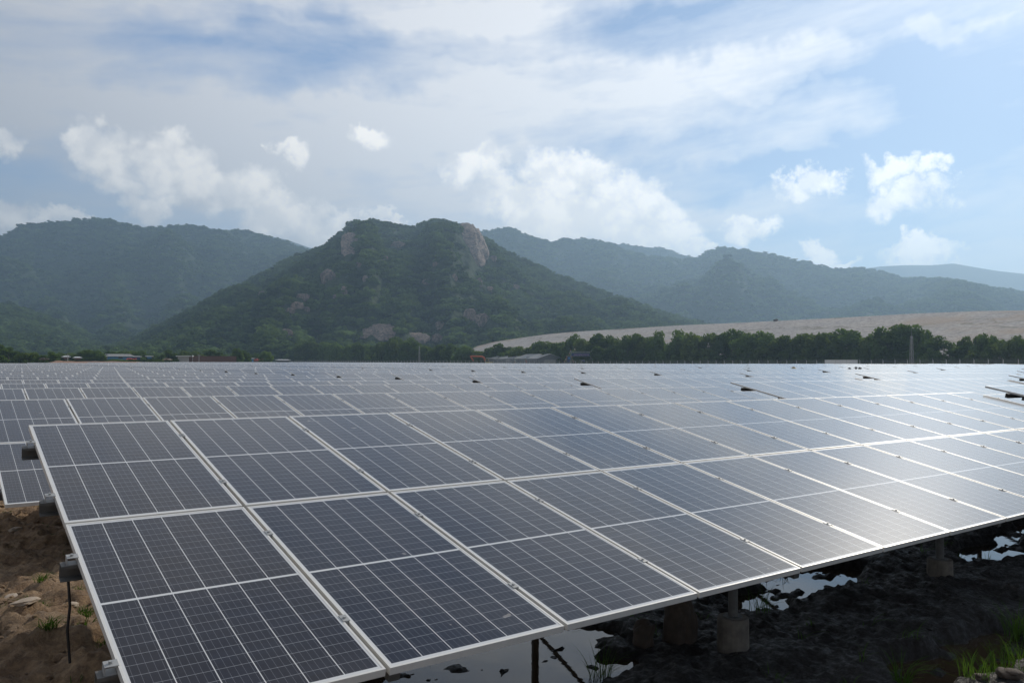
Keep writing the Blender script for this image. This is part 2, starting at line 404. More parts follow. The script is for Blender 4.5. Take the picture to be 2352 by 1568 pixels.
def vnoise(x, y, seed=0):
    """value noise, vectorised"""
    x = np.asarray(x, float); y = np.asarray(y, float)
    xi = np.floor(x).astype(np.int64); yi = np.floor(y).astype(np.int64); fx = x-xi; fy = y-yi
    fx = fx*fx*(3-2*fx); fy = fy*fy*(3-2*fy)
    def h(a, b):
        n = (a*374761393+b*668265263+seed*974711) & 0xffffffff
        n = ((n ^ (n >> 13))*1274126177) & 0xffffffff; n = n ^ (n >> 16); return (n & 0xffff)/65535.
    return (h(xi, yi)*(1-fx)+h(xi+1, yi)*fx)*(1-fy)+(h(xi, yi+1)*(1-fx)+h(xi+1, yi+1)*fx)*fy
def fbm(x, y, o=5, seed=0, g=.5):
    a = 1.; s = 0.; t = 0.
    for i in range(o): s = s+a*(vnoise(x*2**i, y*2**i, seed+i)-.5); t += a; a *= g
    return s/t*2
def grid_mesh(name, P, mat, smooth=True):
    """P: (n, m, 3) array of points"""
    n, m, _ = P.shape; me = bpy.data.meshes.new(name)
    me.vertices.add(n*m); me.vertices.foreach_set('co', P.reshape(-1).astype(np.float32))
    i = np.arange((n-1)*(m-1)); a = (i//(m-1))*m+i % (m-1)
    q = np.stack([a, a+1, a+m+1, a+m], -1)
    me.loops.add(q.size); me.loops.foreach_set('vertex_index', q.ravel().astype(np.int32))
    me.polygons.add(len(q)); me.polygons.foreach_set('loop_start', (np.arange(len(q))*4).astype(np.int32))
    me.polygons.foreach_set('loop_total', np.full(len(q), 4, np.int32))
    me.update(calc_edges=True); me.validate()
    if smooth: me.polygons.foreach_set('use_smooth', np.ones(len(q), bool))
    me.materials.append(mat); o = bpy.data.objects.new(name, me); COL.objects.link(o); return o

# ------------------------------------------------------------------ the lie of the land
ROWP, TABP, MODP, ML, GAP = 6.05, 15.82, 1.022, 2.0, .022
Y0 = -.003
ZB_Y = [0, 6, 12, 18, 24, 30, 36, 42, 54, 2000]; ZB_Z = [.835, .775, .745, .69, .67, .655, .63, .64, .66, .66]
HY = [-10, 30, 70, 133, 204, 350]; HV = [1, .92, .8, .44, .17, 0]
def ztop(X, Y):          # height of a table's high edge
    X = np.asarray(X, float); Y = np.asarray(Y, float)
    return np.interp(Y, ZB_Y, ZB_Z)+.0058*np.clip(X, 0, 215)*np.interp(Y, HY, HV)
PUD = [(2.7, 1.6, 1.05, .72), (3.6, 1.9, .5, .38), (5.65, 1.7, .42, .28), (6.8, 1.75, .8, .42), (9.8, 1.15, .9, .30), (11.3, 1.5, 1.0, .3),
       (5.9, -.25, 1.1, .30), (2.3, 3.6, 1.2, .5)]
WATER_Z = -.93
def ground_z(X, Y):
    X = np.asarray(X, float); Y = np.asarray(Y, float)
    g = ztop(X, np.maximum(Y, 0))-.85-.72
    near = np.clip(1-np.hypot(np.maximum(X-14, 0), np.maximum(Y-14, 0))/14, 0, 1)
    # lower wet ground under and before the first table
    dip = 1/(1+np.exp(-(X-1.3)*3.2))*1/(1+np.exp((Y-4.2)*2.0))
    g = g+dip*-.13*near
    g = g+.13/(1+np.exp(-(-X+.9)*4))*near*np.clip((5.6-Y)/3, 0, 1)
    n = fbm(X*.9, Y*.9, 4, 3)*.09+fbm(X*4.1, Y*4.1, 4, 11)*.07+np.abs(fbm(X*2.3+5, Y*2.3, 3, 21))*-.07+np.abs(fbm(X*9, Y*9, 3, 71))*.04
    g = g+n*near*(.75+1.0/(1+np.exp((X-1.3)*3)))+np.abs(fbm(X*6.5, Y*6.5, 4, 81))*.06*near/(1+np.exp((X-1.5)*3))+fbm(X*15, Y*15, 3, 91)*.022*near
    d = np.full(X.shape, 9.)
    wx = fbm(X*2.1, Y*2.1, 4, 31)*.45; wy = fbm(X*2.1+40, Y*2.1, 4, 41)*.3
    for (a, b, sx, sy) in PUD: d = np.minimum(d, ((X+wx-a)/sx)**2+((Y+wy-b)/sy)**2)
    pool = np.clip(1.25-d, 0, 1)
    bed = WATER_Z-.028+fbm(X*5, Y*8, 5, 51)*.12
    shore = np.maximum(g, WATER_Z+.012+np.abs(fbm(X*5, Y*5, 4, 61))*.10+np.abs(fbm(X*16, Y*16, 3, 62))*.03)
    sel = near*((X > -1.5) & (X < 16) & (Y > -3) & (Y < 5.5))
    gg = np.where(sel > 0, shore*(1-np.clip(pool*2.2, 0, 1))+bed*np.clip(pool*2.2, 0, 1), g)
    return gg
xs = np.concatenate([[-600, -200, -80, -30, -14, -8, -5], np.arange(-4, 15, .045), np.arange(15, 30, .6), np.arange(30, 240, 6), [260, 320, 420, 600, 900, 1400, 2200, 3400, 5300]])
ys = np.concatenate([[-600, -200, -80, -30, -14, -8, -5.5], np.arange(-4.6, 12.6, .045), np.arange(13, 30, .6), np.arange(30, 420, 8), [450, 520, 640, 850, 1200, 1800, 2600, 3800, 4900]])
XX, YY = np.meshgrid(xs, ys, indexing='ij')
GZ = ground_z(XX, YY)
g = grid_mesh('ground', np.stack([XX, YY, GZ], -1), M_SOIL); tag(g, kind='structure')
def gz(x, y): return float(ground_z(np.array([x]), np.array([y]))[0])
# standing water: one thin sheet, the mud rises through it
wb = grid_mesh('water', np.stack(np.meshgrid(np.linspace(1.0, 15.5, 2), np.linspace(-2.6, 4.6, 2), indexing='ij')+[np.full((2, 2), WATER_Z)], -1), M_WATER, False)
tag(wb, kind='structure')

# ------------------------------------------------------------------ solar tables
CT, ST = math.cos(TILT), math.sin(TILT)
PUR_V = [.47, 1.56, 2.48, 3.58]; FR_X = [1.2, 4.45, 7.7, 10.95, 14.2]
TLEN = 15*MODP-GAP
def slab(mb, x0, x1, v0, v1, mi_top=0, mi_side=1, th=.035, ident=0, uv0=(0, 0)):
    a = ident*2.0
    mb.quad([(x0, v0, 0), (x1, v0, 0), (x1, v1, 0), (x0, v1, 0)], mi_top, [(a, 0), (a+1, 0), (a+1, 2), (a, 2)])
    mb.quad([(x0, v1, -th), (x1, v1, -th), (x1, v0, -th), (x0, v0, -th)], 2)
    mb.quad([(x0, v0, -th), (x1, v0, -th), (x1, v0, 0), (x0, v0, 0)], mi_side)
    mb.quad([(x1, v1, -th), (x0, v1, -th), (x0, v1, 0), (x1, v1, 0)], mi_side)
    mb.quad([(x0, v1, -th), (x0, v0, -th), (x0, v0, 0), (x0, v1, 0)], mi_side)
    mb.quad([(x1, v0, -th), (x1, v1, -th), (x1, v1, 0), (x1, v0, 0)], mi_side)
MODS = [M_GLASSF, M_ALU, M_BACK]
def purlin_mb(v, x0=-.075, x1=TLEN+.075, dep=.085):
    mb = MB(); t = .004        # C section lying below the modules
    mb.box(x0, x1, v-.03, v+.03, -.040, -.036); mb.box(x0, x1, v+.026, v+.03, -.036-dep, -.040)
    mb.box(x0, x1, v-.03, v+.026, -.036-dep, -.032-dep); mb.box(x0, x1, v-.03, v-.026, -.054, -.0405); return mb
def rafter_mb(x):
    mb = MB(); mb.box(x-.03, x+.03, .25, 3.8, -.25, -.132); return mb
def support_mb(x, full):
    """posts, brace of one frame in the table's own tilted space is awkward: world-aligned, used under the root"""
    return None
def w(v, n=0.): return (v*CT-n*ST, v*ST+n*CT)      # slope coordinate -> (y, z) under the root (root at the low edge, z = low edge)
# --- the two near tables, all parts
def near_table(loc, label, rolly):
    root = empty('solar_table', loc, 0, label, 'solar table', 'solar tables in the field')
    root.rotation_euler = (0, rolly, 0)
    gm = MB(); m = .012
    gm.quad([(m, m, -.0015), (1-m, m, -.0015), (1-m, 2-m, -.0015), (m, 2-m, -.0015)], 0, [(m, m), (1-m, m), (1-m, 2-m), (m, 2-m)])
    gm.quad([(m, 2-m, -.0065), (1-m, 2-m, -.0065), (1-m, m, -.0065), (m, m, -.0065)], 1)
    proto = gm.build('solar_module', [M_GLASS, M_BACK])
    fm = MB(); h = .035
    for (x0, x1, y0, y1) in ((0, 1, 0, m), (0, 1, 2-m, 2), (0, m, m, 2-m), (1-m, 1, m, 2-m)):
        fm.box(x0, x1, y0, y1, -h, 0)
    fproto = fm.build('frame', M_ALU, proto)
    tr = {proto: [fproto]}
    first = True
    for i in range(15):
        for r in range(2):
            o = proto if first else copy_tree(proto, tr); first = False
            o.parent = root; jz = random.uniform(-.0015, .0015)
            y, z = w(r*(ML+GAP), jz); o.location = (i*MODP, y, z); o.rotation_euler = (TILT, 0, random.uniform(-.0008, .0008))
    for v in PUR_V:
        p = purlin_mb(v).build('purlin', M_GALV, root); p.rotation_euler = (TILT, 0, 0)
    cm = MB(); cm.box(-.018, .018, -.03, .03, .0005, .0045); cm.box(-.009, .009, -.03, .03, -.035, .0005); cm.tube([(0, 0, .0045), (0, 0, .012)], .008, 6)
    c0 = cm.build('clamp', M_LIGHT, root)
    em = MB(); em.box(-.05, .004, -.025, .025, .0005, .0045); em.box(-.05, -.046, -.025, .025, -.034, .0005); em.box(-.05, -.002, -.025, .025, -.036, -.032)
    em.tube([(-.025, 0, .0045), (-.025, 0, .016)], .008, 6)
    e0 = em.build('end_clamp', M_LIGHT, root)
    f1 = f2 = True
    for v in PUR_V:
        y, z = w(v)
        for i in range(1, 15):
            o = c0 if f1 else c0.copy()
            if not f1: COL.objects.link(o)
            f1 = False; o.parent = root; o.location = (i*MODP-GAP/2, y, z); o.rotation_euler = (TILT, 0, 0)
        for x, rz in ((0, 0), (TLEN, math.pi)):
            o = e0 if f2 else e0.copy()
            if not f2: COL.objects.link(o)
            f2 = False; o.parent = root; o.location = (x, y, z); o.rotation_euler = (TILT, 0, 0) if rz == 0 else (-TILT, 0, math.pi)
    gbase = -loc[2]
    for k, x in enumerate(FR_X):
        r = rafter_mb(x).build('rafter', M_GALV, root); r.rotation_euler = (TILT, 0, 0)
        for vy in (.86, 3.35):
            yw, zt = w(vy/CT, -.26); yw = vy
            gr = gz(loc[0]+x, loc[1]+vy)-loc[2]
            ftop = max(gr+.12, -.62-loc[2]+0.0) if loc[1] < 3 else gr+.14
            f = MB(); f.tube([(x, yw, gr-.15), (x, yw, ftop-.012), (x, yw, ftop)], [.125, .120, .114], 20)
            f.build('footing', M_CONC, root)
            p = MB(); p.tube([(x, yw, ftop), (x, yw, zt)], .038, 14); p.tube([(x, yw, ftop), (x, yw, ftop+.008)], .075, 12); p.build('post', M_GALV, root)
        b = MB(); yb, zb = w(1.9, -.28); gr = gz(loc[0]+x, loc[1]+3.35)-loc[2]
        b.bar((x, 3.33, zb-.55), (x, yb, zb+.02), .04); b.build('brace', M_GALV, root)
    # cables hanging below the modules, one near the left end
    for (x, v, s) in ((-.03, 1.62, .42), (5.6, .7, .14), (10.1, .8, .18)):
        y, z = w(v, -.12); c = MB()
        c.tube([(x, y, z), (x+.012, y-.01, z-s*.4), (x+.004, y+.005, z-s*.7), (x+.02, y+.01, z-s*1.12)], .0075, 6)
        c.build('cable', M_CABLE, root)
    return root
def end_bits(mb_parent, x_sign=-1):
    """orange conduit and loose leads hanging at the left end of a table"""
    y, z = w(2.25, -.12); c = MB(); pts = []
    for k in range(7): a = k/6; pts.append((-.1-.22*math.sin(a*1.6), y-.45*a, z+.02-.30*a*a-.06*a))
    c.tube(pts, .022, 8); o1 = c.build('conduit', M_CONDUIT, mb_parent)
    c = MB()
    for (va, vb, s) in ((2.3, 1.0, .45), (2.5, 1.6, .3)):
        ya, za = w(va, -.19); yb, zb = w(vb, -.1)
        c.tube([(-.06, ya+(yb-ya)*q, za+(zb-za)*q-s*4*q*(1-q)*.8) for q in np.linspace(0, 1, 9)], .008, 5)
    o2 = c.build('cable', M_CABLE, mb_parent); return o1, o2
# --- one table of each lighter kind, kept aside as prototypes
def mid_proto():
    root = empty('solar_table', (0, 0, 0))
    mb = MB(); slab(mb, 0, 1, 0, 2); mod = mb.build('solar_module', MODS)
    first = True
    for i in range(15):
        for r in range(2):
            o = mod if first else mod.copy()
            if not first: COL.objects.link(o)
            first = False; o.parent = root; y, z = w(r*(ML+GAP)); o.location = (i*MODP, y, z); o.rotation_euler = (TILT, 0, 0)
    for v in PUR_V:
        p = purlin_mb(v, -.09, TLEN+.09, .085).build('purlin', M_STEELD, root); p.rotation_euler = (TILT, 0, 0)
    for x in (1.2, 4.45, 7.7, 10.95, 14.2):
        r = rafter_mb(x).build('rafter', M_STEELD, root); r.rotation_euler = (TILT, 0, 0)
        for vy in (.86, 3.35):
            p = MB(); p.tube([(x, vy, -.9), (x, vy, w(vy/CT, -.24)[1])], .04, 6); p.build('post', M_STEELD, root)
    end_bits(root)
    return root
def far_mesh():
    mb = MB()
    for i in range(15):
        for r in range(2):
            slab(mb, i*MODP, i*MODP+1, r*(ML+GAP), r*(ML+GAP)+2, ident=i*2+r+1)
    for v in PUR_V: mb.box(-.15, TLEN+.15, v-.03, v+.03, -.19, -.037, 3)
    for x in (1.2, 4.45, 7.7, 10.95, 14.2): mb.box(x-.03, x+.03, .25, 3.8, -.30, -.191, 3)
    # tilt now, then add upright posts
    mb.v = [(x, y*CT-z*ST, y*ST+z*CT) for (x, y, z) in mb.v]
    for x in (1.2, 4.45, 7.7, 10.95, 14.2):
        for vy in (.86, 3.35): mb.box(x-.03, x+.03, vy-.03, vy+.03, -.9, w(vy/CT, -.24)[1], 3)
    return mb
ORD = ['first', 'second', 'third', 'fourth', 'fifth', 'sixth', 'seventh', 'eighth', 'ninth', 'tenth', 'eleventh', 'twelfth',
       'thirteenth', 'fourteenth', 'fifteenth', 'sixteenth', 'seventeenth', 'eighteenth', 'nineteenth', 'twentieth']
def ymax(X):
    return float(np.interp(X, [0, 12, 24, 65, 144, 160, 185], [160, 165, 200, 270, 352, 330, 300]))
spots = []
for k in range(0, 60):
    for j in range(0, 11):
        x = j*TABP+.022*k; y = Y0+k*ROWP
        if x+TLEN > 183 or y > ymax(x): continue
        zt = float(ztop(x, y))+random.uniform(-.012, .012)
        if j == 0 and k < 9: zt = float(np.interp(y+.01, ZB_Y, ZB_Z))
        vis = False
        for q in np.linspace(0, TLEN, 12):
            for yy, zz in ((y, zt-.85), (y+3.93, zt)):
                d = np.array([x+q, yy, zz])-CAM; dep = d@FW
                if dep > .3 and -30 < 1176+FPX*(d@RT)/dep < 2382: vis = True
        if vis: spots.append((math.hypot(x+7-CAM[0], y+2-CAM[1]), k, j, x, y, zt))
spots.sort()
mid = mid_proto(); MT = tree_of(mid); midused = False
farmb = far_mesh(); far = farmb.build('solar_table', MODS+[M_STEELD]); farused = False
rest = []; rowlab = {}
def tlabel(k, j):
    if k == 0 and j == 0: return 'long solar table filling the foreground, low edge above the puddles'
    if k == 0: return 'solar table of the front row beginning at the right border beyond the first gap'
    side = {0: 'leftmost solar table', 1: 'second solar table from the left', 2: 'third solar table from the left', 3: 'fourth solar table from the left',
            4: 'fifth solar table from the left', 5: 'sixth solar table from the left', 6: 'seventh solar table from the left'}.get(j, '%s solar table from the left' % ORD[j])
    return '%s in the %s row from the front' % (side, ORD[k])
for n, (dist, k, j, x, y, zt) in enumerate(spots):
    roll = .030/TLEN+random.uniform(-.0006, .0006)
    loc = (x, y, zt-.849)
    if (k, j) in ((0, 0), (1, 0), (2, 0)):
        near_table(loc, tlabel(k, j), roll if k else .0018); continue
    if n >= 300: rest.append(loc); continue
    if dist < 84:
        o = mid if not midused else copy_tree(mid, MT); midused = True
        lab = tlabel(k, j)
    else:
        o = far if not farused else far.copy()
        if farused: COL.objects.link(o)
        farused = True
        if k < 16: lab = tlabel(k, j)
        else:
            band = 'sixteenth to twenty-fifth' if k < 25 else ('twenty-sixth to fortieth' if k < 40 else 'farthest')
            lab = 'tiny pale far-off solar table, %s from the left in the %s rows' % (ORD[j], band)
    o.location = loc; o.rotation_euler = (random.uniform(-.004, .004), roll, 0)
    tag(o, lab, 'solar table', 'solar tables in the field')
if rest:
    V = np.array(farmb.v, float); NF = len(farmb.f); allv = np.concatenate([V+np.array(l) for l in rest])
    nv = len(V); fs = np.array(farmb.f); allf = np.concatenate([fs+i*nv for i in range(len(rest))])
    me = bpy.data.meshes.new('distant_solar_tables'); me.vertices.add(len(allv)); me.vertices.foreach_set('co', allv.ravel())
    me.loops.add(allf.size); me.loops.foreach_set('vertex_index', allf.ravel().astype(np.int32)); me.polygons.add(len(allf))
    me.polygons.foreach_set('loop_start', (np.arange(len(allf))*4).astype(np.int32)); me.polygons.foreach_set('loop_total', np.full(len(allf), 4, np.int32))
    me.polygons.foreach_set('material_index', np.tile(np.array(farmb.m, np.int32), len(rest)))
    l = me.uv_layers.new(name='UVMap'); uv = np.array(farmb.uv, np.float32)
    l.data.foreach_set('uv', np.tile(uv, (len(rest), 1)).ravel())
    for m_ in MODS+[M_STEELD]: me.materials.append(m_)
    me.update(calc_edges=True); o = bpy.data.objects.new('distant_solar_tables', me); COL.objects.link(o)
    tag(o, 'mass of the farthest solar tables below the tree line', 'solar tables', None, 'stuff')
print('tables', len(spots), 'rest', len(rest), 'mid', sum(1 for s in spots if s[0] < 84))

# ------------------------------------------------------------------ hills
class Hill:
    def __init__(s, name, prof, Rf, r0f, seed, mat, nt=260, nr=90, pw=(.9, 1.35), back=1.35, flat=False, rough=.05, gz0=-.6, twist=6.):
        px = np.array([p[0] for p in prof], float); s.az = np.radians([azel(p[0], p[1])[0] for p in prof])
        s.sl = np.array([math.tan(R(azel(p[0], p[1])[1])) for p in prof])
        th = np.linspace(s.az[0], s.az[-1], nt); S_ = np.interp(th, s.az, s.sl)
        Rr = np.array([Rf(t) for t in th])*(1+.06*fbm(th*14, th*0, 3, seed)*(0 if flat else 1)); r0 = np.array([r0f(t) for t in th])*(1+.10*fbm(th*17, th*0+3, 3, seed+5)*(0 if flat else 1))
        u = np.concatenate([np.linspace(0, 1, nr), 1+np.linspace(0, 1, nr//4)[1:]*(back-1)])
        TH, U = np.meshgrid(th, u, indexing='ij')
        r0_, R_ = r0[:, None], Rr[:, None]
        rad = np.where(U <= 1, r0_+(R_-r0_)*U, R_*U)
        H = CAM[2]-gz0+R_*S_[:, None]
        # spurs and gullies run down the slope: the exponent varies along the ridge
        p = pw[0]+(pw[1]-pw[0])*(.5+.5*fbm(TH*twist*4+U*.7, U*1.3, 3, seed+9))
        f = np.where(U <= 1, np.clip(U, 0, 1)**p, 1-((U-1)/(back-1))**1.5 if not flat else 1-np.clip((U-1)/(back-1)*3-2, 0, 1))
        nmask = np.clip(U*(1-U)*4, 0, 1)*(U <= 1)
        px_ = CAM[0]+rad*np.sin(TH); py_ = CAM[1]+rad*np.cos(TH); sc = 1/(R_.mean()*.12)
        n = fbm(px_*sc, py_*sc, 5, seed+20)
        z = gz0+H*(f+rough*n*nmask*2)
        lim = CAM[2]+rad*S_[:, None]*(.90+.09*U); z = np.where(U < .97, np.minimum(z, lim), z)
        z = np.where(U <= 0, gz0-3, z); z[:, -1] = gz0-3
        s.P = np.stack([px_, py_, z], -1); s.th = th; s.rad = rad; s.nf = nr
        s.o = grid_mesh(name, s.P, mat); s.U = U
    def hit(s, x, y):
        d = ray(x, y); a = math.atan2(d[0], d[1]); i = int(np.clip(np.searchsorted(s.th, a), 0, len(s.th)-1)); e = d[2]/math.hypot(d[0], d[1])
        z = s.P[i, :s.nf, 2]; r = s.rad[i, :s.nf]; ap = (z-CAM[2])/r
        k = np.argmax(ap >= e) if (ap >= e).any() else int(ap.argmax())
        return s.P[i, k].copy(), float(r[k])
    def sample(s, n, rng, umin=0.02, umax=1.04):
        """random points on the visible face and just over the ridge, spread evenly as seen in plan"""
        nt, nu, _ = s.P.shape; out = []
        A = rng.random(n*3)*(nt-1.001); B = rng.random(n*3)*(nu-1.001)
        i = A.astype(int); j = B.astype(int); fa = (A-i)[:, None]; fb = (B-j)[:, None]
        p = (s.P[i, j]*(1-fa)+s.P[i+1, j]*fa)*(1-fb)+(s.P[i, j+1]*(1-fa)+s.P[i+1, j+1]*fa)*fb
        u = s.U[0, j]; rr = np.hypot(p[:, 0], p[:, 1]); ok = (u > umin) & (u < umax) & (p[:, 2] > -1.5)
        w_ = rr/rr.max(); ok &= rng.random(n*3) < w_
        return p[ok][:n]
cR = lambda v: (lambda t: v)
hills = {}
hills['c'] = Hill('hill', [(150, 830), (250, 800), (300, 785), (370, 750), (450, 712), (520, 672), (600, 632), (650, 606), (700, 586), (750, 566),
    (775, 545), (800, 516), (825, 509), (850, 506), (880, 512), (905, 516), (930, 521), (960, 520), (980, 513), (1000, 507), (1040, 512), (1080, 530), (1110, 548), (1150, 574),
    (1220, 607), (1290, 637), (1380, 670), (1460, 697), (1540, 727), (1620, 747), (1750, 777), (1900, 825)],
    cR(1150), lambda t: 560, 3, M_HILL, 420, 140, (.68, 1.65), 1.4, False, .14, twist=8)
hills['l'] = Hill('hill', [(-420, 700), (-250, 640), (-80, 560), (0, 546), (45, 518), (110, 512), (215, 503), (270, 509), (330, 524), (380, 521), (430, 519),
    (500, 527), (560, 531), (620, 545), (670, 562), (720, 578), (800, 610), (900, 660), (1020, 730), (1100, 790)],
    cR(2300), lambda t: 1180, 13, M_HILLF, 320, 100, (.7, 2.3), 1.3, False, .20)
hills['l0'] = Hill('hill', [(-420, 740), (-200, 700), (0, 700), (80, 722), (150, 752), (230, 785), (300, 812)], cR(1350), lambda t: 800, 23, M_HILLF, 120, 60, (.8, 1.3), 1.25, False, .06)
hills['lf'] = Hill('hill', [(480, 600), (560, 545), (620, 543), (660, 551), (720, 572), (790, 606), (900, 680)], cR(3900), lambda t: 3000, 33, M_HILLF, 80, 30, (.9, 1.3), 1.2)
hills['r'] = Hill('hill', [(900, 640), (1000, 585), (1060, 545), (1110, 533), (1135, 530), (1160, 524), (1190, 531), (1225, 545), (1262, 556), (1290, 549), (1330, 551), (1380, 555), (1410, 562),
    (1425, 572), (1450, 580), (1500, 590), (1560, 595), (1600, 594), (1630, 577), (1655, 571), (1700, 574), (1760, 581), (1800, 592), (1830, 599), (1860, 603), (1900, 616), (1930, 621), (1970, 616), (2010, 621), (2050, 632),
    (2075, 642), (2110, 640), (2150, 640), (2200, 646), (2260, 658), (2300, 664), (2352, 672), (2450, 690), (2600, 720), (2800, 790)],
    cR(2350), lambda t: 1250, 43, M_HILLF, 480, 110, (.7, 2.3), 1.3, False, .20)
hills['r2'] = Hill('hill', [(1350, 620), (1400, 565), (1430, 561), (1480, 567), (1520, 571), (1545, 574), (1560, 584), (1600, 592), (1700, 640)], cR(3000), lambda t: 2500, 53, M_HILLF, 90, 30, (.9, 1.3), 1.2)
hills['rf'] = Hill('hill', [(1900, 650), (1980, 618), (2020, 612), (2080, 609), (2140, 609), (2190, 605), (2230, 612), (2290, 622), (2352, 629), (2500, 640), (2800, 700)],
    cR(4600), lambda t: 3600, 63, M_HILLF, 120, 30, (.9, 1.3), 1.15)
for h in hills.values(): tag(h.o, kind='structure')
mound = Hill('gravel_embankment', [(1060, 812), (1090, 796), (1130, 786), (1180, 778), (1260, 767), (1330, 761), (1400, 757), (1560, 747), (1700, 741), (1780, 737), (1900, 731), (2100, 720),
    (2250, 714), (2352, 713), (2500, 714), (2700, 730), (2850, 770), (2950, 830)], lambda t: 335/math.sin(t), lambda t: 232/math.sin(t), 73, M_GRAVEL, 300, 80, (.8, 1.0), 1.5, True, .012, gz0=0.)
tag(mound.o, kind='structure')

# ------------------------------------------------------------------ foliage
def crown_quads(rng, n, clumps, rad, leaf, flat=.8, core=0.):
    """leaf-sized quads gathered in clumps through a crown's volume; returns verts, faces"""
    cs = []
    for _ in range(clumps):
        d = rng.normal(size=3); d /= np.linalg.norm(d); d[2] = d[2]*flat
        r = rad*(.55+.45*rng.random()**.5); cs.append((d*r*np.array([1, 1, 1.]), rad*rng.uniform(.22, .42)))
    V = []; F = []
    for i in range(n):
        c, cr = cs[rng.integers(clumps)]
        d = rng.normal(size=3); d /= np.linalg.norm(d); p = c+d*cr*rng.random()**.33*np.array([1, 1, .75])
        nrm = d*.7+rng.normal(size=3)*.6+np.array([0, 0, .35]); nrm /= np.linalg.norm(nrm)
        a = np.cross(nrm, rng.normal(size=3)); a /= np.linalg.norm(a)+1e-9; b = np.cross(nrm, a)
        s = leaf*rng.uniform(.6, 1.3); k = len(V)
        V += [p-a*s-b*s*.6, p+a*s-b*s*.6, p+a*s*.7+b*s*.7, p-a*s*.7+b*s*.7]; F.append((k, k+1, k+2, k+3))
    return np.array(V), F
def ico(sub=2):
    import bmesh
    bm = bmesh.new(); bmesh.ops.create_icosphere(bm, subdivisions=sub, radius=1.); v = np.array([x.co[:] for x in bm.verts]); f = [tuple(q.index for q in x.verts) for x in bm.faces]; bm.free(); return v, f
# low crowns for the hill forest, instanced over a cloud of points
fc = bpy.data.collections.new('hill_crowns')
IV, IF = ico(1)
for s in range(4):
    rng = np.random.default_rng(100+s); v, f = crown_quads(rng, 260, 9, 1., .15, .7)
    v = v*np.array([1, 1, .8]); k = len(v); iv = IV*(.62+.1*rng.random((len(IV), 1)))*np.array([1, 1, .7])
    vv = np.concatenate([v, iv]); ff = f+[tuple(i+k for i in q) for q in IF]
    me = bpy.data.meshes.new('hill_crown'); me.from_pydata(vv.tolist(), [], ff); me.materials.append(M_LEAFH); me.update()
    o = bpy.data.objects.new('hill_crown', me); fc.objects.link(o)
def gn_forest():
    ng = bpy.data.node_groups.new('scatter crowns', 'GeometryNodeTree')
    ng.interface.new_socket('Geometry', in_out='INPUT', socket_type='NodeSocketGeometry')
    ng.interface.new_socket('Geometry', in_out='OUTPUT', socket_type='NodeSocketGeometry')
    i = ng.nodes.new('NodeGroupInput'); o = ng.nodes.new('NodeGroupOutput')
    ip = ng.nodes.new('GeometryNodeInstanceOnPoints'); ci = ng.nodes.new('GeometryNodeCollectionInfo')
    ci.inputs['Collection'].default_value = fc; ci.inputs['Separate Children'].default_value = True; ci.inputs['Reset Children'].default_value = True
    ip.inputs['Pick Instance'].default_value = True
    a = ng.nodes.new('GeometryNodeInputNamedAttribute'); a.data_type = 'FLOAT_VECTOR'; a.inputs[0].default_value = 'scl'
    b = ng.nodes.new('GeometryNodeInputNamedAttribute'); b.data_type = 'FLOAT_VECTOR'; b.inputs[0].default_value = 'rot'
    ng.links.new(i.outputs[0], ip.inputs['Points']); ng.links.new(ci.outputs[0], ip.inputs['Instance'])
    ng.links.new(a.outputs[0], ip.inputs['Scale']); ng.links.new(b.outputs[0], ip.inputs['Rotation'])
    ng.links.new(ip.outputs[0], o.inputs[0]); return ng
NG = gn_forest()
def forest(name, pts, smin, smax, label, rng):
    me = bpy.data.meshes.new(name); me.vertices.add(len(pts)); me.vertices.foreach_set('co', pts.astype(np.float32).ravel())
    n = len(pts); a = me.attributes.new('scl', 'FLOAT_VECTOR', 'POINT'); s = smin+(smax-smin)*rng.random(n)**1.8
    sc = np.stack([s*rng.uniform(.85, 1.2, n), s*rng.uniform(.85, 1.2, n), s*rng.uniform(.7, 1.1, n)], -1); a.data.foreach_set('vector', sc.astype(np.float32).ravel())
    b = me.attributes.new('rot', 'FLOAT_VECTOR', 'POINT'); r = np.zeros((n, 3)); r[:, 2] = rng.uniform(0, 6.28, n); b.data.foreach_set('vector', r.astype(np.float32).ravel())
    me.update(); o = bpy.data.objects.new(name, me); COL.objects.link(o)
    md = o.modifiers.new('crowns', 'NODES'); md.node_group = NG
    return tag(o, label, 'forest', None, 'stuff')
